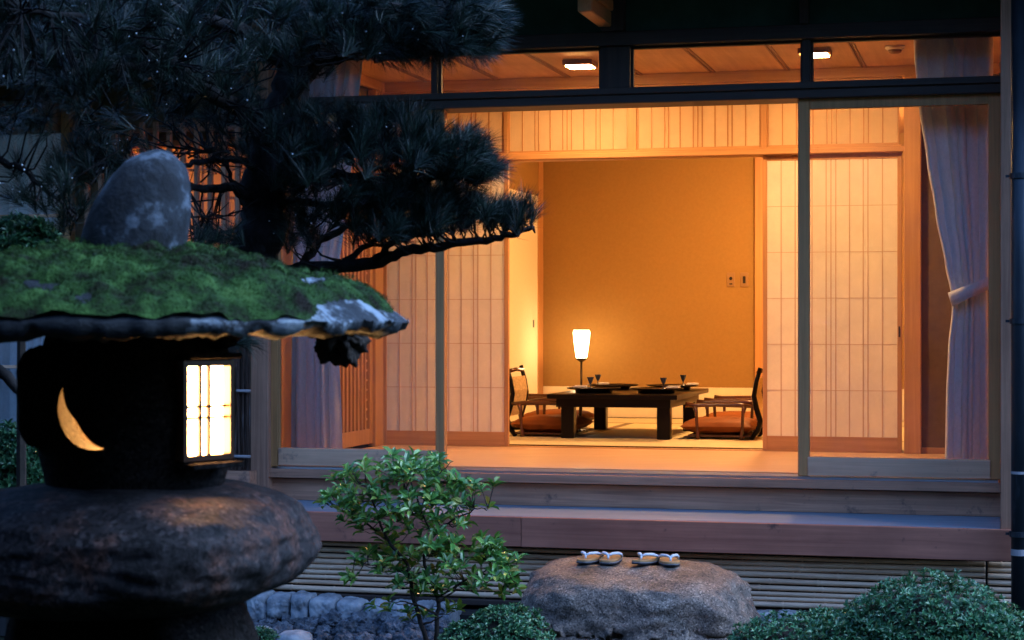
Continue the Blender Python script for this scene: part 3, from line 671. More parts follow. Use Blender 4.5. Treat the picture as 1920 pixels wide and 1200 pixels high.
# ------------------------------------------------------------------ curtains
def curtain(name, rows, Y, nf, amp, label, seed, tie=None):
    rnd = random.Random(seed); ph = [rnd.uniform(0, 6.28) for _ in range(3)]
    mb = MB(); NU = nf*14; NV = 70
    ys = [r[0] for r in rows]
    def at(py, k):
        for a, b in zip(rows[:-1], rows[1:]):
            if a[0] <= py <= b[0]:
                f = (py-a[0])/(b[0]-a[0]); f = f*f*(3-2*f)*.5+f*.5; return a[k]+(b[k]-a[k])*f
        return rows[-1][k]
    for j in range(NV+1):
        py = ys[0]+(ys[-1]-ys[0])*j/NV; x0, x1 = at(py, 1), at(py, 2)
        for i in range(NU+1):
            u = i/NU; px = x0+(x1-x0)*u
            uu = u+.035*math.sin(u*9+ph[0])+.012*mn.noise(Vector((u*5, j*.05, seed)))
            th_ = uu*nf*2*math.pi+ph[1]+.3*math.sin(j*.04+ph[0]); f = -math.cos(th_)
            wn = (x1-x0)/130.
            a = amp*(.75+.45*math.sin(u*11+ph[2]))*min(1.1, .7+.3*wn)
            p = P(px+(x1-x0)*.20/nf*math.sin(th_), py, Y); mb.v.append((p.x, Y+a*f+.008*mn.noise(Vector((u*8, j*.12, seed+5))), p.z))
    for j in range(NV):
        for i in range(NU): a = j*(NU+1)+i; mb.f.append((a, a+1, a+NU+2, a+NU+1))
    base = P((rows[-1][1]+rows[-1][2])/2, ys[-1], Y)
    e = empty(name, base, label, 'curtain')
    o = mb.build('curtain_cloth', M['curtain'], e, smooth=True)
    if tie:
        t_ = MB(); (xa, ya), (xb, yb), (xc, yc), (xd, yd) = tie; n = 16
        for i in range(n+1):
            u = i/n; bulge = -.05-.05*math.sin(u*math.pi)
            for (x, y) in ((xa+(xb-xa)*u, ya+(yb-ya)*u), (xd+(xc-xd)*u, yd+(yc-yd)*u)):
                p = P(x, y, Y); t_.v.append((p.x, Y+bulge, p.z))
        for i in range(n): t_.f.append((2*i, 2*i+2, 2*i+3, 2*i+1))
        to = t_.build('tieback', M['curtain'], e, smooth=True); sm = to.modifiers.new('solid', 'SOLIDIFY'); sm.thickness = .006
    return e
curtain('curtain', [(40, 1716, 1860), (110, 1719, 1860), (200, 1727, 1858), (300, 1741, 1857), (400, 1757, 1855), (500, 1775, 1853), (550, 1785, 1850), (580, 1787, 1850), (650, 1780, 1852), (750, 1776, 1852), (862, 1774, 1852)], 9.79, 6, .036,
        'silvery brocade curtain tied back behind the right glass door', 3, ((1779, 549), (1856, 519), (1853, 543), (1787, 575)))
curtain('curtain', [(60, 560, 690), (115, 556, 684), (185, 552, 677), (300, 550, 664), (400, 549, 652), (545, 548, 632), (600, 548, 634), (700, 547, 641), (850, 546, 645)], 9.78, 6, .036,
        'silvery brocade curtain gathered behind the left glass door', 8)
curtain('curtain', [(150, -60, 30), (500, -60, 32), (900, -60, 34)], 9.80, 5, .03, 'blue-grey curtain in the far left wing window, left half', 11)
curtain('curtain', [(150, 34, 112), (500, 36, 112), (900, 38, 112)], 9.80, 5, .03, 'blue-grey curtain in the far left wing window, right half beside the brown post', 12)

# ------------------------------------------------------------------ brushwood fence
fe = empty('brushwood_fence', (XW(452, 9.3), 9.3, .60), 'narrow dark brushwood screen with pale ties beside the left corner post', 'fence')
mb = MB(); rnd = random.Random(4)
for i in range(90):
    px = rnd.uniform(425, 469); y = 9.3+rnd.uniform(0, .05); x = XW(px, y); r = rnd.uniform(.002, .006)
    mb.tube([(x+rnd.uniform(-.01, .01), y, .84), (x+rnd.uniform(-.006, .006), y-.004, 1.2), (x+rnd.uniform(-.01, .01), y, 1.62+rnd.uniform(-.03, .1))], r, 5)
mb.build('brushwood', M['twig'], fe)
for py in (733, 856): 
    z = ZW(452, py, 9.28); MB().tube([(XW(424, 9.28), 9.285, z), (XW(469, 9.28), 9.285, z)], .008, 8).build('tie_bar', M['rope'], fe, smooth=True)
MB().box(XW(415, 9.28), XW(469, 9.28), 9.27, 9.37, .60, .838).build('base_rail', M['ext_x'], fe)

# ------------------------------------------------------------------ stepping stone and sandals
def ztop_stone(x, y): return .497
sc_ = Vector(((XW(985, 8.45)+XW(1405, 8.45))/2, 8.45, .25))
mb = MB(); rock(mb, sc_, (.50, .36, .29), 21, 6, .085, 2.2, .42, .035, 7.)
fl2 = []
for v in mb.v:
    z = v[2]; z = z if z < .50 else .50+(z-.50)*.5
    x, y = v[0], v[1]
    if x-sc_.x > .30: z -= max(0, (x-sc_.x-.30))*.25*(z > .1)
    if x-sc_.x < -.38: z -= max(0, (-.38-(x-sc_.x)))*.25*(z > .1)
    if y < 8.38 and z > .3: z -= (8.38-y)*.22
    fl2.append((x, y, z))
mb.v = fl2
stn = mb.build('stepping_stone', M['granite'], loc=(sc_.x, sc_.y, 0), smooth=True, props=('large flat-topped speckled granite stepping stone below the veranda ledge', 'stepping stone'))
from mathutils.bvhtree import BVHTree
bvh = BVHTree.FromPolygons([Vector(v) for v in mb.v], mb.f)
def topz(x, y):
    h = bvh.ray_cast(Vector((x, y, 3)), Vector((0, 0, -1)))
    return h[0].z if h[0] else .45
def sandal_meshes(e):
    prof = []; n = 28
    def outline(k=1.):
        pts = []
        for i in range(n):
            a = 2*math.pi*i/n; x = math.cos(a); y = math.sin(a)
            wx_ = .046*(1-.10*(y > 0)*y)*k
            pts.append((math.copysign(abs(x)**.72, x)*wx_, math.copysign(abs(y)**.8, y)*.122*k))
        return pts
    def slab(z0, z1, k0=1., k1=1.):
        m_ = MB(); a = outline(k0); b = outline(k1)
        bend = lambda y: .004*(abs(y)/.12)**2
        m_.v = [(x, y, z0+bend(y)) for x, y in a]+[(x, y, z1+bend(y)) for x, y in b]
        for i in range(n): j = (i+1) % n; m_.f.append((i, j, j+n, i+n))
        m_.f += [tuple(range(n))[::-1], tuple(range(n, 2*n))]; return m_
    slab(.0, .007, .98, 1.0).build('sole', M['sole'], e)
    slab(.0072, .0105, .99, .99).build('welt', M['rope'], e)
    slab(.0108, .022, 1.0, .97).build('footbed', M['geta'], e, bevel=.002)
    s = MB()
    s.tube([(0, -.066, .020), (0, -.068, .034), (.0, -.060, .043)], [.004, .0045, .005], 8)
    for q in (-1, 1):
        s.tube([(0, -.062, .042), (q*.014, -.045, .049), (q*.032, -.015, .047), (q*.042, .015, .036), (q*.044, .030, .020)], [.0055, .0075, .0085, .0075, .005], 8)
    s.build('strap', M['strap'], e, smooth=True)
proto = None
for (px, py, rz, lab) in ((1108, 1040, -.12, 'leftmost wooden sandal with white strap on the stepping stone'), (1147, 1041, .0, 'second wooden sandal from the left, its white strap touching the first'),
                          (1214, 1044, -.22, 'third wooden sandal from the left, slightly turned, on the stepping stone'), (1255, 1046, .28, 'rightmost wooden sandal, turned outward at the right of the stone top')):
    x = XW(px, 8.5); y = 8.49
    if proto is None:
        e = empty('sandal', (0, 0, 0), lab, 'sandal', 'two pairs of sandals on the stepping stone'); sandal_meshes(e); proto = e
    else: e = copy_tree(proto); e['label'] = lab
    z = max(topz(x+a, y+b) for a in (-.03, 0, .03) for b in (-.1, 0, .1))
    e.scale.z = .85; e.location = (x, y, z+.001); e.rotation_euler.z = rz
    fwd = topz(x, y+.1)-topz(x, y-.1); e.rotation_euler.x = math.atan2(fwd, .2)*.8
mb = MB(); c = P(1260, 1252, 7.7); rock(mb, (c.x, c.y, c.z-.03), (.30, .2, .09), 33, 5, .1, 1.5, .8)
mb.build('flat_stone', M['granite'], loc=(c.x, c.y, c.z-.1), smooth=True, props=('low flat stone at the bottom edge in front of the stepping stone', 'stone'))

# cobble row and lava rocks
rnd = random.Random(12)
cob = [(470, 506), (507, 550), (551, 585), (587, 634), (636, 686), (688, 726), (728, 772), (776, 812), (815, 832), (838, 855), (1408, 1452), (1455, 1500)]
nm = ['leftmost cobble beside the lantern base', 'second cobble, paler and rounded', 'third cobble, tall and narrow with a pitted face', 'fourth cobble, dark and split', 'fifth cobble, broad and smooth grey', 'sixth cobble, left of the shrub branch', 'seventh cobble, behind the low shrub leaves', 'eighth cobble, small, behind the shrub stem', 'ninth cobble, narrow, in the shade', 'tenth cobble, smallest, in the shade at the row end',
      'pale cobble just right of the big stepping stone', 'cobble hidden among azalea leaves right of the stepping stone']
for i, (a, b) in enumerate(cob):
    Y = 8.80; x0, x1 = XW(a, Y), XW(b, Y); top = ZW((a+b)/2, 1108+(a-470)*.075+rnd.uniform(-2, 5), Y)
    if a > 1400: top = ZW(a, 1146, Y)
    h = rnd.uniform(.058, .078)
    mb = MB(); rock(mb, ((x0+x1)/2, Y+.02, top-h), ((x1-x0)*.53, .09, h), 40+i, 5, .13, 1.3, .45, .03)
    mb.build('cobble', M['cobble'], loc=((x0+x1)/2, Y, top-2*h), smooth=True, props=('blue-grey %s under the bamboo skirting' % nm[i], 'cobble', 'cobbles edging the house foundation'))
rows_ = [(1170, 8.755, 0), (1187, 8.68, 14), (1206, 8.6, 5), (1232, 8.52, 20)]
pos = ['top', 'second', 'third', 'bottom']; ordn = ['first', 'second', 'third', 'fourth', 'fifth', 'sixth', 'seventh', 'eighth', 'ninth', 'tenth', 'eleventh']
for ri, (py, Y, off) in enumerate(rows_):
    px = 455+off; ci = 0
    while px < (800 if ri < 3 else 760):
        w_ = rnd.uniform(34, 56); c = P(px+w_/2, py+rnd.uniform(-5, 5), Y); r = w_/2/395.
        mb = MB(); rock(mb, c, (r*1.12, .07, r*rnd.uniform(.85, 1.1)), 60+ri*20+ci, 5, .35, 1.8, 1., .16, 5.)
        mb.build('lava_rock', M['lava'], loc=(c.x, c.y, c.z-r), smooth=True, props=('craggy dark lava rock, %s from the left in the %s course below the cobbles' % (ordn[ci], pos[ri]), 'rock', 'lava rocks of the foundation edging'))
        px += w_; ci += 1
for (a, b, py, lab) in ((462, 512, 1195, 'pale smooth boulder at the bottom edge beside the lantern base'), (520, 584, 1203, 'wide pale boulder at the bottom edge below the lava rocks')):
    c = P((a+b)/2, py, 8.3); mb = MB(); rock(mb, c, ((b-a)/2/420., .08, .05), a, 4, .1, 1.5, .7)
    mb.build('pale_boulder', M['cobble'], loc=(c.x, c.y, c.z-.05), smooth=True, props=(lab, 'boulder'))
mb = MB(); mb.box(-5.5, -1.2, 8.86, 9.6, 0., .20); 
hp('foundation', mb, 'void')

# ------------------------------------------------------------------ foliage helpers
def leaf(mb, p, d, up, ln, wd, fold=.25):
    d = d.normalized(); s = d.cross(up)
    if s.length < 1e-3: s = d.orthogonal()
    s.normalize(); nrm = s.cross(d)
    a = p; m1 = p+d*ln*.35+nrm*ln*.04; m2 = p+d*ln*.72+nrm*ln*.02; t = p+d*ln-nrm*ln*.08
    v = [a, m1, m2, t, m1+s*wd*.5+nrm*wd*fold, m2+s*wd*.42+nrm*wd*fold, m1-s*wd*.5+nrm*wd*fold, m2-s*wd*.42+nrm*wd*fold]
    mb.add(v, [(0, 1, 4), (1, 2, 5, 4), (2, 3, 5), (0, 6, 1), (1, 6, 7, 2), (2, 7, 3)])
def rv(rnd, s=1.): return Vector((rnd.uniform(-s, s), rnd.uniform(-s, s), rnd.uniform(-s, s)))

# evergreen shrub in the middle
SH = 7.45
rnd = random.Random(5)
def q(px, py, dt=0): return Q(px, py, SH+dt)
base = q(812, 1215); base.z = .0
shr = empty('shrub', base, 'open glossy-leaved evergreen shrub with tiered branches in front of the ledge', 'shrub')
stems = [[(812, 1260), (820, 1160), (822, 1120), (800, 1075), (795, 1040), (812, 1000), (790, 960), (770, 900)],
         [(812, 1230), (790, 1170), (775, 1120), (765, 1060), (725, 1010), (705, 960), (690, 915)],
         [(725, 1010), (690, 985), (655, 960), (640, 950)], [(790, 960), (800, 920), (830, 880), (850, 865)], [(770, 930), (740, 880), (720, 870)],
         [(812, 1000), (850, 975), (890, 955), (915, 952)], [(822, 1120), (870, 1090), (915, 1070), (960, 1060)], [(915, 1070), (925, 1040), (960, 1030)],
         [(800, 1075), (750, 1070), (700, 1060), (665, 1050)], [(820, 1150), (770, 1130), (735, 1128)], [(822, 1130), (850, 1110), (860, 1095)], [(790, 1170), (810, 1165), (830, 1155)], [(900, 1075), (945, 1090), (975, 1075)]]
sm_ = MB(); snodes = []
for si, st in enumerate(stems):
    dt = rnd.uniform(-.12, .12); pts = []
    for i, (x, y) in enumerate(st):
        p = q(x, y, dt*i/len(st)); pts.append(p)
    # refine
    fine_ = []
    for a, b in zip(pts[:-1], pts[1:]):
        for k in range(4): fine_.append(a.lerp(b, k/4)+rv(rnd, .004))
    fine_.append(pts[-1]); r0 = .011 if si < 2 else .005
    sm_.tube(fine_, [r0*(1-.7*i/len(fine_)) for i in range(len(fine_))], 6); snodes += fine_
lf = MB()
pads = [(760, 868, 85, 26), (700, 900, 75, 32), (800, 900, 80, 32), (855, 922, 50, 28), (650, 945, 48, 22), (740, 945, 85, 30), (690, 975, 60, 22), (815, 950, 75, 25), (900, 950, 26, 8),
        (900, 1012, 40, 12), (960, 1108, 28, 12), (830, 1142, 35, 11), (655, 1075, 22, 12), (790, 1030, 75, 26), (775, 992, 40, 14), (850, 990, 45, 14), (720, 1008, 35, 12), (870, 1030, 70, 26), (940, 1045, 45, 28), (705, 1055, 55, 26), (765, 1075, 60, 22), (900, 1075, 70, 26), (965, 1080, 22, 22), (735, 1133, 38, 10), (790, 1150, 40, 10), (850, 1105, 45, 14), (800, 1105, 40, 14), (925, 905, 4, 4), (620, 930, 18, 10)]
for (cx, cy, rx_, ry_) in pads:
    nros = max(2, int(rx_*ry_*3.14/320))
    for i in range(nros):
        a = rnd.uniform(0, 6.28); k = math.sqrt(rnd.random()); px = cx+rx_*k*math.cos(a); py = cy+ry_*k*math.sin(a)
        p = q(px, py, rnd.uniform(-1, 1)*rx_/F*SH*.9)
        nb = min(snodes, key=lambda s_: (s_-p).length+(.08 if s_.z > p.z else 0))
        mid = nb.lerp(p, .55)+Vector((0, 0, -.012))+rv(rnd, .006)
        sm_.tube([nb, mid, p], [.0022, .0018, .0012], 4)
        ax = ((p-mid).normalized()+UP*.7).normalized(); t0 = rnd.uniform(0, 6.28); nl = rnd.randint(5, 7)
        u = ax.orthogonal().normalized(); w_ = ax.cross(u)
        for l in range(nl):
            th = t0+l*2.4; el = rnd.uniform(.15, .8)
            dd = (u*math.cos(th)+w_*math.sin(th))*math.cos(el)+ax*math.sin(el)
            leaf(lf, p-ax*.004*l, dd, ax, rnd.uniform(.038, .060), rnd.uniform(.016, .023))
sm_.build('stem', M['stem'], shr, smooth=True)
lf.build('foliage', M['leaf'], shr)

# azalea mounds: dense clipped small leaves
def mound(label, blobs, t0, nleaf, ln, seed, depth=.75):
    rnd = random.Random(seed); lf = MB(); tw = MB()
    cs_ = []
    for (cx, cy, rx_, ry_) in blobs:
        cs_.append((Q(cx, cy, t0), rx_/F*t0, ry_/F*t0))
    base = Vector((cs_[0][0].x, cs_[0][0].y, 0))
    e = empty('azalea_bush', base, label, 'bush', 'clipped azaleas at the bottom of the picture')
    tot = sum(a*b for _, a, b in cs_)
    for (c, a, b) in cs_:
        nn = int(nleaf*a*b/tot)
        for i in range(nn//5):
            d = rv(rnd)
            while d.length > 1 or d.length < .1: d = rv(rnd)
            d.normalize()
            if d.z < -.25: d.z = -d.z
            if d.y > .45 and rnd.random() < .7: d.y = -d.y
            bump = 1+.10*mn.noise(d*2.5+c*3)+.05*mn.noise(d*7+c)
            rr = bump*(1-abs(rnd.gauss(0, .12)))*(1 if rnd.random() > .02 else rnd.uniform(1.03, 1.12))
            p = c+Vector((d.x*a*rr, d.y*a*depth*rr, d.z*b*rr))
            ax = (d+UP*.5+rv(rnd, .5)).normalized(); u = ax.orthogonal().normalized(); w_ = ax.cross(u); t1 = rnd.uniform(0, 6.28)
            for l in range(5):
                th = t1+l*1.256; el = rnd.uniform(.3, 1.)
                dd = (u*math.cos(th)+w_*math.sin(th))*math.cos(el)+ax*math.sin(el)
                leaf(lf, p, dd, ax, ln*rnd.uniform(.7, 1.2), ln*.36)
            if i % 3 == 0 or rr > 1.1: tw.tube([c.lerp(p, .55), p], [.002, .001], 4)
        core = MB(); 
    lf.build('foliage', M['azalea'], e)
    tw.tube([base, cs_[0][0]], [.02, .012], 6)
    for (c, a, b) in cs_: tw.tube([Vector((c.x, c.y, 0)), c], [.012, .006], 6)
    tw.build('twigs', M['stem'], e)
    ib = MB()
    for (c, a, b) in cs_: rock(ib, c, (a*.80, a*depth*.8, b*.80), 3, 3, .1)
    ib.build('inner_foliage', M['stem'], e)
mound('large rounded clipped azalea at the lower right', [(1745, 1222, 185, 142), (1870, 1240, 150, 100), (1620, 1240, 130, 95)], 6.7, 15000, .023, 31)
mound('low spreading azalea left of the large rounded one', [(1480, 1222, 120, 72), (1560, 1215, 110, 72)], 6.95, 5000, .021, 32)
mound('low dark azalea between the shrub and the stepping stone', [(950, 1215, 90, 82), (880, 1215, 60, 50)], 7.3, 4200, .022, 33)
mound('small clump of leaves beside the lantern base', [(492, 1200, 28, 22)], 7.6, 260, .022, 34)
mound('dark bush behind the lantern at the left edge', [(20, 900, 75, 100)], 6.5, 2500, .03, 35)
mound('bluish leafy bush behind the lantern cap at the left edge', [(40, 490, 85, 80)], 5.6, 3000, .028, 36)

# ------------------------------------------------------------------ stone lantern
LC = Q(255, 600, 4.2); LC.z = 0
tcv = Vector((-LC.x, -LC.y, 0)).normalized(); rcv = Vector((-tcv.y, tcv.x, 0))
if rcv.dot(RIGHT) < 0: rcv = -rcv
lan = empty('stone_lantern', LC, 'rustic stone garden lantern with mossy cap, crescent opening and glowing paper window', 'lantern')
def lp(lat, dep, z): return LC+rcv*lat-tcv*dep+Vector((0, 0, z))   # dep away from the camera
mb = MB(); rock(mb, LC+Vector((0, 0, .50)), (.265, .25, .56), 3, 5, .10, 1.3, .55, .01); mb.build('base', M['lantern'], lan, smooth=True)
mb = MB(); rock(mb, lp(-.02, 0, 1.118), (.385, .40, .140), 12, 6, .075, 1.1, .72, .010, 6.); pl = mb.build('platform', M['boulder'], lan, smooth=True)
# finial
mb = MB(); rock(mb, LC+Vector((0, 0, 1.795)), (.113, .11, .188), 17, 5, .05, 1.2, .92, .006)
mb.v = [tuple(Vector(v)+rcv*.035*(v[2]-1.8)/.15) for v in mb.v]
fin = mb.build('finial', M['finial'], lan, smooth=True)
# fire box
def firebox():
    prof_o = [(.150, 1.225), (.195, 1.25), (.212, 1.32), (.222, 1.42), (.215, 1.50), (.195, 1.57), (.165, 1.62)]
    a = MB(); a.lathe(prof_o, (0, 0, 0), 96)
    a.v = [tuple(Vector((v[0]*k, v[1]*k, v[2]))) for v in a.v for k in [1+.03*mn.fractal(Vector((v[0]*5, v[1]*5, v[2]*5)), 1, 2, 3)]]
    ob = a.build('fire_box', M['lantern'], lan, loc=None)
    # correct: lathe was about origin
    me = ob.data
    for v in me.vertices: v.co += Vector((LC.x, LC.y, 0)) 
    inn = MB(); inn.lathe([(.165, 1.26), (.175, 1.42), (.15, 1.585)], (0, 0, 0), 64); io = inn.build('cut_in', M['lantern'], None); io.location = LC
    phi = R(43); nw = tcv*math.cos(phi)+rcv*math.sin(phi); tw = Vector((-nw.y, nw.x, 0))
    if tw.dot(RIGHT) < 0: tw = -tw
    zc = 1.6-(766-609)/860.
    wb = MB(); wb.obox(LC+nw*.22+Vector((0, 0, zc)), tw, nw, UP, .070, .12, .102); wo = wb.build('cut_w', M['lantern'], None)
    # crescent
    ph2 = R(-33); nc = tcv*math.cos(ph2)+rcv*math.sin(ph2); tc2 = Vector((-nc.y, nc.x, 0))
    if tc2.dot(RIGHT) < 0: tc2 = -tc2
    zm = 1.6-(762-609)/880.
    pts = []
    Ro, Ri = .088, .085
    a0, a1 = R(150), R(285)
    n_ = 24
    for i in range(n_+1):
        a = a0+(a1-a0)*i/n_; pts.append((Ro*math.cos(a), Ro*math.sin(a)))
    p0, p1 = Vector(pts[0]), Vector(pts[-1]); mid = (p0+p1)/2; nrm = Vector((mid.x, mid.y)).normalized()
    for i in range(1, n_):
        a = a1+(a0-a1)*i/n_; f = math.sin(math.pi*i/n_)
        pt = Vector((Ro*math.cos(a), Ro*math.sin(a))); pts.append(tuple(pt*(1-.46*f)))
    cb_ = MB(); cc = LC+Vector((0, 0, zm))+tc2*.035
    for d_ in (.10, .30):
        for (x, y) in pts: cb_.v.append(tuple(cc+nc*d_+tc2*x+UP*y))
    m_ = len(pts)
    for i in range(m_): j = (i+1) % m_; cb_.f.append((i, j, j+m_, i+m_))
    cb_.f += [tuple(range(m_))[::-1], tuple(range(m_, 2*m_))]
    co = cb_.build('cut_c', M['lantern'], None)
    for x in (io, wo, co):
        bm = bmesh.new(); bm.from_mesh(x.data); bmesh.ops.recalc_face_normals(bm, faces=bm.faces); bm.to_mesh(x.data); bm.free()
        md = ob.modifiers.new('b', 'BOOLEAN'); md.object = x; md.operation = 'DIFFERENCE'; md.solver = 'EXACT'
    bm = bmesh.new(); bm.from_mesh(ob.data); bmesh.ops.recalc_face_normals(bm, faces=bm.faces); bm.to_mesh(ob.data); bm.free()
    bpy.context.view_layer.update()
    dg = bpy.context.evaluated_depsgraph_get(); me2 = bpy.data.meshes.new_from_object(ob.evaluated_get(dg))
    ob.modifiers.clear(); ob.data = me2; me2.name = 'fire_box'
    for x in (io, wo, co): bpy.data.objects.remove(x, do_unlink=True)
    for v in me2.vertices: pass
    return ob, nw, tw, zc
# (mesh coordinates of children are relative to the lantern root)
fb, nw, tw, zc = firebox()
fb_fix = fb
hw, hh, fd = .063, .094, .205
wc = LC+nw*fd+Vector((0, 0, zc))
wfm = MB()
for sx in (-1, 1): wfm.obox(wc+tw*sx*(hw+.006), tw, nw, UP, .006, .02, hh+.012)
for sz in (-1, 1): wfm.obox(wc+UP*sz*(hh+.006), tw, nw, UP, hw-.0005, .0195, .006)
wn = wfm.build('window', M['darkwood'], lan)
pp = MB(); pp.obox(wc-nw*.003, tw, nw, UP, hw, .0008, hh); pp.build('lit_paper', M['lampwin'], wn)
mt = MB()
for fx_ in (-.012, .014): mt.obox(wc+nw*.003+tw*fx_, tw, nw, UP, .0048, .003, hh)
for fz_ in (.008, -.016): mt.obox(wc+nw*.0035+UP*fz_, tw, nw, UP, hw, .002, .0030)
mt.build('glazing_bar', M['darkwood'], wn)
MB().obox(wc+nw*.02-UP*(hh+.022), tw, nw, UP, hw+.012, .030, .006).build('window_sill', M['lantern'], wn, bevel=.002)
MB().obox(wc+nw*.012+UP*(hh+.022), tw, nw, UP, hw+.016, .030, .006).build('window_hood', M['lantern'], wn, bevel=.002)
mb = MB(); mb.lathe([(.0, -.02), (.022, -.01), (.03, .015), (.02, .04), (.0, .05)], LC+Vector((0, 0, 1.40))-nw*.02, 16)
mb.build('bulb', M['bulb2'], lan, smooth=True)
# side corbels
mb = MB(); rock(mb, lp(.175, -.12, 1.585), (.055, .05, .035), 5, 4, .2); mb.build('corbel', M['lantern'], lan, smooth=True)
mb = MB(); rock(mb, lp(-.19, -.06, 1.45), (.055, .06, .11), 6, 4, .12, 1.4, .6); mb.build('corbel', M['lantern'], lan, smooth=True)
# cap
NR, NP = 130, 420
lat_r = lambda a: .585*(1+.035*mn.noise(Vector((math.cos(a)*1.5, math.sin(a)*1.5, 4.)))+.018*mn.noise(Vector((math.cos(a)*6, math.sin(a)*6, 1.)))+.012*mn.noise(Vector((math.cos(a)*19, math.sin(a)*19, 1.))))
cap = MB(); top = []
def cap_top(r, a):
    x, y = math.cos(a)*r, math.sin(a)*r
    h = .015+.142*max(0, 1-r**2.6)**.9
    lump = .034*abs(mn.noise(Vector((x*4.5+3, y*4.5, 1.7))))+.022*abs(mn.noise(Vector((x*13, y*13, 5.2))))+.010*abs(mn.noise(Vector((x*30, y*30, 5.2))))-.012+.018*mn.fractal(Vector((x*3.2, y*3.2, 1.)), 1, 2, 3)+.010*mn.fractal(Vector((x*11, y*11, 7.)), .9, 2, 4)
    return 1.590+h+lump*(1-.85*r**5)
def pos_(r, a, z): # a=0 right, a=-90 toward camera
    rr = r*lat_r(a); return LC+rcv*(rr*math.cos(a))-tcv*(rr*math.sin(a))+Vector((0, 0, z))
for i in range(NR+1):
    r = i/NR; r = 1-(1-r)**1.35
    for k in range(NP):
        a = 2*math.pi*k/NP; cap.v.append(tuple(pos_(max(r, .002), a, cap_top(r, a))))
for i in range(NR):
    for k in range(NP):
        a = i*NP+k; b = i*NP+(k+1) % NP; cap.f.append((a, a+NP, b+NP, b))
o_ = len(cap.v); last = NR*NP
prb = [(1.0, .012), (.985, -.004), (.93, -.010), (.8, -.004), (.6, .006), (.4, .012), (.2, .012), (.01, .012)]
for (r, dz) in prb:
    for k in range(NP):
        a = 2*math.pi*k/NP; x, y = math.cos(a)*r, math.sin(a)*r
        z = 1.593+dz+.018*mn.fractal(Vector((x*8, y*8, 3.)), .8, 2, 5)-.02*max(0, -math.cos(a)*.6-math.sin(a)*.5)*r
        cap.v.append(tuple(pos_(r, a, z)))
for k in range(NP):
    cap.f.append((last+k, o_+k, o_+(k+1) % NP, last+(k+1) % NP))
for i in range(len(prb)-1):
    for k in range(NP):
        a = o_+i*NP+k; b = o_+i*NP+(k+1) % NP; cap.f.append((a, a+NP, b+NP, b))
capo = cap.build('cap', M['capstone'], lan, smooth=True)
# moss layer on the cap
rnd = random.Random(99)
def moss_amt(r, a):
    x, y = math.cos(a)*r, math.sin(a)*r
    m = .42+1.0*mn.fractal(Vector((x*2.6+5, y*2.6, 2.)), 1, 2, 4)
    if r > .86 and math.cos(a) > .15: m -= (r-.86)*7*min(1, math.cos(a)*1.3)
    if math.cos(a) < .3: m += .12*r
    return m
ms = MB(); idx = {}
for i in range(NR+1):
    r = i/NR; r = 1-(1-r)**1.35
    for k in range(NP):
        a = 2*math.pi*k/NP; m = moss_amt(r, a)
        th = .020*max(0, min(1, m*3.0))*(.7+.6*mn.noise(Vector((math.cos(a)*r*9, math.sin(a)*r*9, 11.))))
        if m > .0: idx[(i, k)] = len(ms.v); ms.v.append(tuple(pos_(max(r, .002), a, cap_top(r, a)+max(-.001, th-.001+.003*mn.noise(Vector((math.cos(a)*r*40, math.sin(a)*r*40, 3.)))))))
for i in range(NR):
    for k in range(NP):
        ks = [(i, k), (i+1, k), (i+1, (k+1) % NP), (i, (k+1) % NP)]
        if all(q_ in idx for q_ in ks): ms.f.append(tuple(idx[q_] for q_ in ks))
mo = ms.build('moss', M['moss'], capo, smooth=True)
fz = MB()
for i in range(26000):
    r = math.sqrt(rnd.random()); a = rnd.uniform(0, 2*math.pi)
    if math.sin(a) > .5: continue
    m = moss_amt(r, a)
    if m < .03: continue
    p = pos_(r, a, cap_top(r, a)+.018*min(1, m*3))
    d_ = (UP+rv(rnd, .7)-tcv*math.sin(a)*r*.5+rcv*math.cos(a)*r*.5).normalized()*rnd.uniform(.004, .009); s_ = d_.orthogonal().normalized()*.0011
    fz.add([p-s_, p+s_, p+d_], [(0, 1, 2)])
fz.build('moss_blades', M['moss'], mo)
# hanging clump under the right edge
hg = MB(); rock(hg, lp(.478, .27, 1.566), (.060, .05, .058), 71, 5, .35, 1.9, 1., .15, 5.); rock(hg, lp(.43, .27, 1.588), (.03, .03, .02), 72, 4, .4)
hg.v = [(v[0], v[1], v[2]) for v in hg.v]
hg.build('hanging_moss', M['stem'], capo, smooth=True)

# ------------------------------------------------------------------ pine tree
PT = 6.2
rnd = random.Random(17)
pine = empty('pine_tree', Vector((Q(300, 600, PT).x, Q(300, 600, PT).y, 0)), 'large dark pine with long needles reaching over the garden behind the lantern', 'tree')
def pq(px, py, t=PT): return Q(px, py, t)
tk = MB(); tp = [(300, 1500, 6.2), (330, 900, 6.2), (390, 660, 6.2), (455, 540, 6.2), (492, 430, 6.2), (495, 340, 6.2), (520, 230, 6.25), (560, 130, 6.3), (560, 20, 6.3), (540, -120, 6.3)]
pts = []; base_r = [.11, .10, .09, .085, .078, .075, .065, .06, .055, .05]
fp = []; fr_ = []
P0 = [pq(*a) for a in tp]; P0[0].z = 0
for i in range(len(P0)-1):
    for k in range(6):
        f = k/6; fp.append(P0[i].lerp(P0[i+1], f)+rv(rnd, .008)); fr_.append((base_r[i]*(1-f)+base_r[i+1]*f)*(1+.10*mn.noise(Vector((i*2., k*.9, 0)))))
tk.tube(fp, fr_, 16); tk.build('trunk', M['bark'], pine, smooth=True)
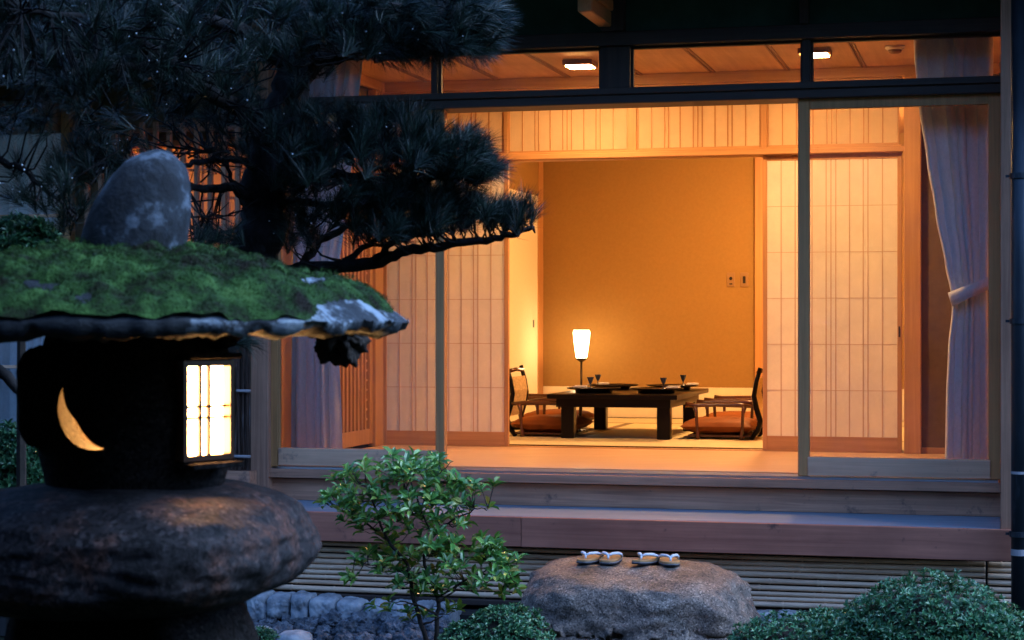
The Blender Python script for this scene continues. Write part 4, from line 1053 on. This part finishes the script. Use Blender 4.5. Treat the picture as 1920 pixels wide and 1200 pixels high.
limbs = [ # pixel polylines with depth
 ([(480, 520, 6.2), (560, 505, 6.1), (640, 498, 6.0), (715, 490, 5.95), (760, 470, 5.9), (830, 462, 5.85), (900, 452, 5.8), (960, 440, 5.8), (1000, 425, 5.8)], .026),
 ([(700, 490, 5.95), (735, 455, 5.9), (790, 440, 5.95), (850, 430, 6.), (905, 400, 6.)], .013),
 ([(560, 505, 6.1), (600, 450, 6.15), (660, 420, 6.2), (740, 400, 6.2), (820, 380, 6.1)], .016),
 ([(640, 498, 6.), (680, 465, 6.), (720, 440, 6.), (780, 425, 6.), (840, 420, 6.)], .012),
 ([(495, 340, 6.2), (560, 320, 6.1), (640, 330, 6.), (720, 340, 5.95), (800, 335, 5.9), (880, 320, 5.9), (930, 310, 5.9)], .026),
 ([(560, 320, 6.1), (620, 290, 6.1), (700, 270, 6.), (780, 255, 6.), (840, 260, 6.)], .016),
 ([(500, 380, 6.2), (580, 380, 6.1), (650, 385, 6.), (720, 372, 6.), (800, 365, 6.)], .014),
 ([(530, 200, 6.25), (600, 110, 6.1), (680, 100, 6.), (760, 92, 5.95), (850, 85, 5.9), (920, 70, 5.9)], .030),
 ([(560, 100, 6.3), (640, 50, 6.1), (740, 20, 6.), (840, 10, 5.9), (920, 10, 5.9)], .022),
 ([(560, 20, 6.3), (640, -20, 6.2), (740, -40, 6.1), (860, -40, 6.0)], .02),
 ([(492, 400, 6.2), (440, 350, 6.1), (380, 355, 6.0), (335, 352, 5.9), (290, 340, 5.9)], .020),
 ([(500, 330, 6.2), (450, 300, 6.1), (400, 300, 6.), (340, 310, 5.9), (280, 320, 5.8), (200, 300, 5.8)], .014),
 ([(440, 350, 6.1), (430, 320, 6.1), (400, 285, 6.1), (360, 280, 6.)], .008),
 ([(520, 250, 6.25), (460, 210, 6.), (380, 165, 5.8), (310, 110, 5.7), (230, 60, 5.6), (140, 30, 5.5), (40, 20, 5.4)], .032),
 ([(460, 210, 6.), (380, 150, 6.), (300, 120, 5.9), (200, 130, 5.8), (100, 110, 5.7), (20, 80, 5.6)], .02),
 ([(540, 120, 6.3), (460, 60, 6.1), (380, 30, 6.), (280, 0, 5.9), (180, -30, 5.8)], .03),
 ([(560, 60, 6.3), (500, 0, 6.2), (420, -40, 6.), (300, -60, 5.9)], .02),
 ([(540, -120, 6.3), (420, -220, 5.8), (250, -300, 5.2), (50, -330, 4.7), (-200, -300, 4.4)], .035),
 ([(250, -300, 5.2), (150, -250, 4.4), (50, -260, 3.9), (-100, -220, 3.6)], .02),  # unseen limbs carrying the canopy added over the lantern
 ([(-80, 330, 5.6), (0, 300, 5.5), (50, 320, 5.5), (90, 360, 5.5), (130, 390, 5.5)], .014),
 ([(-90, 620, 5.2), (-10, 690, 5.2), (40, 735, 5.2), (110, 760, 5.2)], .024),
]
lnodes = []
for li, (pl_, r0) in enumerate(limbs):
    pp_ = [pq(*a) for a in pl_]; f_ = []
    for a, b in zip(pp_[:-1], pp_[1:]):
        for k in range(5): f_.append(a.lerp(b, k/5)+rv(rnd, .006 if k else .002))
    f_.append(pp_[-1])
    mb = MB().tube(f_, [max(.003, r0*(1-.75*i/len(f_))) for i in range(len(f_))], 8); mb.build('branch', M['bark'], pine, smooth=True)
    lnodes += f_
nd = MB(); tg = MB(); cn = MB()
def tuft(p, ax, n=80, ln=.090, wd=.0006, spread=1.0):
    u = ax.orthogonal().normalized(); w_ = ax.cross(u)
    for i in range(n):
        s_ = rnd.random(); b = p-ax*.045*s_
        th = rnd.uniform(0, 6.28); el = rnd.uniform(.25, .95)*spread*(.5+.7*s_)
        d_ = (ax*math.cos(el)+(u*math.cos(th)+w_*math.sin(th))*math.sin(el)); l_ = ln*rnd.uniform(.7, 1.1)
        m_ = b+d_*l_*.5+Vector((0, 0, .003)); e_ = b+d_*l_-Vector((0, 0, .006))
        side = d_.cross(Vector((rnd.uniform(-1, 1), rnd.uniform(-1, 1), rnd.uniform(-1, 1))))
        if side.length < 1e-4: continue
        side = side.normalized()*wd
        nd.add([b-side, b+side, m_+side*.9, m_-side*.9, e_], [(0, 1, 2, 3), (3, 2, 4)])
regions = [ # cx, cy, rx, ry, depth, ddepth, n, (dir x, dir up)
 (130, 60, 230, 110, 5.7, .5, 160, (-.1, .6)), (390, 60, 190, 110, 5.9, .5, 160, (.1, .6)), (120, 190, 180, 70, 5.9, .5, 60, (-.3, -.2)), (380, 200, 120, 60, 6.1, .3, 60, (-.1, .2)),
 (560, 60, 90, 100, 6.2, .3, 60, (0, .5)),
 (700, 40, 130, 62, 6.0, .35, 170, (.2, .5)), (840, 35, 90, 62, 5.9, .3, 150, (.7, .3)), (800, 95, 120, 18, 5.9, .2, 40, (.5, -.35)), (910, 50, 30, 40, 5.9, .15, 30, (.9, .2)),
 (600, 250, 110, 48, 6.05, .3, 90, (.1, .9)), (740, 255, 100, 48, 6.0, .3, 95, (.2, .9)), (850, 290, 65, 45, 5.9, .25, 75, (.8, .5)), (900, 315, 35, 25, 5.9, .15, 30, (.95, .2)), (660, 325, 160, 40, 6.0, .3, 60, (.2, .5)), (560, 340, 45, 60, 6.3, .2, 34, (0, .5)), (480, 300, 30, 40, 6.3, .1, 14, (0, .5)),
 (800, 370, 120, 26, 6.0, .25, 55, (.5, .6)), (700, 385, 140, 26, 6.0, .25, 36, (.2, .7)),
 (860, 405, 90, 26, 5.95, .2, 48, (.4, .9)), (955, 400, 50, 24, 5.8, .15, 30, (.4, .95)), (600, 430, 110, 35, 6.1, .25, 32, (.0, .5)), (740, 425, 90, 22, 5.95, .25, 40, (.2, .8)),
 (400, 290, 70, 30, 6.05, .2, 7, (-.2, .4)), (400, 445, 50, 22, 5.9, .25, 14, (-.1, .4)), (230, 290, 60, 40, 5.9, .25, 20, (-.2, .5)), (70, 340, 80, 45, 5.5, .25, 22, (-.3, .7)), (180, 300, 80, 40, 5.8, .25, 22, (-.3, .5)), (130, 400, 30, 40, 5.5, .2, 8, (0, .5)), (460, 640, 12, 8, 5.6, .05, 2, (.8, -.5)),
 (-60, -260, 420, 120, 4.8, 1.0, 170, (-.1, .4)), (150, -330, 350, 100, 4.2, .8, 120, (0, .4)), (-300, -100, 150, 200, 4.6, .9, 90, (-.2, .4)),  # unseen tufts above the frame, added to shade the lantern
]
for (cx, cy, rx_, ry_, t0, dt, n_, (dx, dz)) in regions:
    for i in range(n_):
        a = rnd.uniform(0, 6.28); k = math.sqrt(rnd.random())
        p = pq(cx+rx_*k*math.cos(a), cy+ry_*k*math.sin(a), t0+rnd.uniform(-dt, dt))
        ax = (RIGHT*(dx+rnd.uniform(-.6, .6))+UP*(dz+rnd.uniform(-.3, .45))+FWD*rnd.uniform(-.9, .6)).normalized()
        nb = min(lnodes, key=lambda s_: (s_-p).length_squared)
        vv = p-nb; m1 = nb+vv*.35+rv(rnd, .012)-UP*.02; m2 = nb+vv*.75-ax*.04*min(1, vv.length*4)-UP*.01
        tg.tube([nb, m1, m2, p], [.0038, .003, .0025, .002], 5)
        tuft(p, ax)
        if rnd.random() < .22:
            ca = (ax*.4+UP).normalized(); nd.tube([p, p+ca*.02, p+ca*rnd.uniform(.03, .055)], [.0030, .0036, .0012], 6)
# unseen pine canopy added above the frame to shade the lantern
over = [Vector(v) for v in ((-4.2, 5.6, 3.2), (-3.6, 4.6, 3.3), (-3., 3.6, 3.3), (-2.4, 2.6, 3.3), (-1.8, 1.6, 3.3), (-1.2, .8, 3.3))]
side = [[over[1], Vector((-2.4, 4.6, 3.3)), Vector((-1.5, 4.4, 3.3))], [over[2], Vector((-2., 3.4, 3.35)), Vector((-1.1, 3.1, 3.3))], [over[3], Vector((-1.5, 2.3, 3.3)), Vector((-.8, 2.0, 3.3))], [over[2], Vector((-4., 3.0, 3.3)), Vector((-4.6, 2.2, 3.2))], [over[3], Vector((-3.2, 1.8, 3.3)), Vector((-3.8, .9, 3.3))]]
st_ = pq(560, 20, 6.3)
for pts_, r_ in [([st_]+over, .05)]+[(q_, .02) for q_ in side]:
    mb = MB().tube(pts_, [r_*(1-.6*i/len(pts_)) for i in range(len(pts_))], 8); mb.build('branch', M['bark'], pine, smooth=True)
onodes = [a.lerp(b, f) for q_ in [over]+side for a, b in zip(q_[:-1], q_[1:]) for f in (0, .33, .66)]
for i in range(760):
    p = Vector((rnd.uniform(-4.8, -.75), rnd.uniform(.4, 5.2), rnd.uniform(3.0, 3.8))); nb = min(onodes, key=lambda s_: (s_-p).length_squared)
    tg.tube([nb, nb.lerp(p, .5)-UP*.03, p], [.005, .004, .003], 4)
    tuft(p, (UP*.5+rv(rnd, .8)).normalized(), 50, .13, .0024)
# bare curved twigs in front of the barred window
for i in range(34):
    a = pq(rnd.uniform(320, 470), rnd.uniform(270, 450), rnd.uniform(5.9, 6.2)); d1 = rv(rnd, .07); d1.z = abs(d1.z)*.5
    tg.tube([a, a+d1+rv(rnd, .02), a+d1*2+rv(rnd, .03), a+d1*2.4+rv(rnd, .05)], [.0035, .003, .0022, .0012], 5)
tg.build('twigs', M['bark'], pine, smooth=True)
nd.build('needles', M['needle'], pine)
dm = MB()
for i in range(120):
    reg = regions[rnd.choice((0, 0, 0, 1, 1, 1, 2, 3, 5, 6, 9, 10, 14, 20, 24, 25))]; a = rnd.uniform(0, 6.28); k = math.sqrt(rnd.random())
    p = pq(reg[0]+reg[2]*k*math.cos(a), reg[1]+reg[3]*k*math.sin(a), reg[4]-reg[5]*rnd.uniform(.6, 1.1)); rock(dm, p, (.0018,)*3 if rnd.random() < .8 else (.003,)*3, 1, 1, 0)
dm.build('raindrops', M['drop'], pine, smooth=True)['kind'] = 'stuff'

# unseen hedge added around the camera: it keeps the low sky off the lantern
rnd = random.Random(55)
hg_e = empty('shading_hedge', (-2.5, -1.4, 0), 'tall dark evergreen hedge added unseen around the viewpoint to shade the lantern', 'hedge')
hb = MB(); hl = MB()
for (x0, y0, x1, y1, hz_) in ((-6.5, -1.4, 2., -1.4, 5.2), (-5.2, -1.4, -5.2, 4.6, 7.), (2.2, -1.4, 2.2, 3.4, 4.2)):
    n_ = 40; a = Vector((x0, y0, 0)); b_ = Vector((x1, y1, 0)); dr = (b_-a).normalized(); sd = Vector((-dr.y, dr.x, 0))
    for sgn in (-1, 1):
        o_ = len(hb.v)
        for i in range(n_+1):
            for j in range(21):
                z = hz_*j/20; w_ = (.42+.10*mn.noise(Vector((i*.3, j*.4, sgn+x0))))*(1-.9*(j/20)**8)
                hb.v.append(tuple(a.lerp(b_, i/n_)+sd*w_*sgn+UP*z))
        for i in range(n_):
            for j in range(20): q_ = o_+i*21+j; hb.f.append((q_, q_+21, q_+22, q_+1))
    for i in range(4500):
        t_ = rnd.random(); sgn = rnd.choice((-1, 1)); p = a.lerp(b_, t_)+sd*sgn*rnd.uniform(.42, .5)+UP*rnd.uniform(0, hz_)
        leaf(hl, p, sd*sgn+rv(rnd, .8), UP, .09, .035)
hb.build('inner_foliage', M['stem'], hg_e); hl.build('foliage', M['azalea'], hg_e)

# ------------------------------------------------------------------ camera, light, world
cam = bpy.data.cameras.new('camera'); co = bpy.data.objects.new('camera', cam); col.objects.link(co)
co.location = (0, 0, CAMZ); co.rotation_euler = (R(90), 0, TH)
cam.sensor_width = 36; cam.lens = F/1920*36; cam.shift_y = (HZ-600)/1920; cam.clip_end = 500; cam.clip_start = .05
cam.dof.use_dof = True; cam.dof.focus_distance = 9.6; cam.dof.aperture_fstop = 7.5
scn.camera = co
SUN_EL, SUN_AZ = 48., math.degrees(math.atan2(.90, .06))
wd = bpy.data.worlds.new('World'); scn.world = wd; wd.use_nodes = True
nt = wd.node_tree; bg = nt.nodes['Background']; bg.inputs[1].default_value = .27
sky = nt.nodes.new('ShaderNodeTexSky'); sky.sky_type = 'NISHITA'; sky.sun_disc = False
sky.sun_elevation = R(SUN_EL); sky.sun_rotation = R(SUN_AZ); sky.ozone_density = 4.
tcn = nt.nodes.new('ShaderNodeTexCoord'); sx = nt.nodes.new('ShaderNodeSeparateXYZ'); nt.links.new(tcn.outputs['Generated'], sx.inputs[0])
mr = nt.nodes.new('ShaderNodeMapRange'); mr.interpolation_type = 'SMOOTHSTEP'
mr.inputs['From Min'].default_value = .04; mr.inputs['From Max'].default_value = .46; mr.inputs['To Min'].default_value = .16; mr.inputs['To Max'].default_value = 1.
nt.links.new(sx.outputs['Z'], mr.inputs['Value'])
tint = nt.nodes.new('ShaderNodeMix'); tint.data_type = 'RGBA'; tint.blend_type = 'MULTIPLY'; tint.inputs[0].default_value = 1; tint.inputs[7].default_value = (.52, .72, 1.0, 1)
nt.links.new(sky.outputs[0], tint.inputs[6])
ml = nt.nodes.new('ShaderNodeVectorMath'); ml.operation = 'SCALE'; nt.links.new(tint.outputs[2], ml.inputs[0]); nt.links.new(mr.outputs[0], ml.inputs['Scale'])
nt.links.new(ml.outputs[0], bg.inputs[0])
sl = bpy.data.lights.new('sun', 'SUN'); sl.energy = .9; sl.angle = R(40); sl.color = (.42, .66, 1.)
so = bpy.data.objects.new('sun', sl); col.objects.link(so); so.rotation_euler = Vector((.90*math.cos(R(SUN_EL))/.902, .06*math.cos(R(SUN_EL))/.902, math.sin(R(SUN_EL)))).to_track_quat('Z', 'Y').to_euler()
vs = scn.view_settings; vs.view_transform = 'Standard'; vs.look = 'None'; vs.exposure = 1.5; vs.gamma = 1
cy = scn.cycles; cy.use_denoising = True; cy.max_bounces = 8; cy.diffuse_bounces = 5; cy.transparent_max_bounces = 12; cy.sample_clamp_indirect = 6.
cy.caustics_reflective = False; cy.caustics_refractive = False
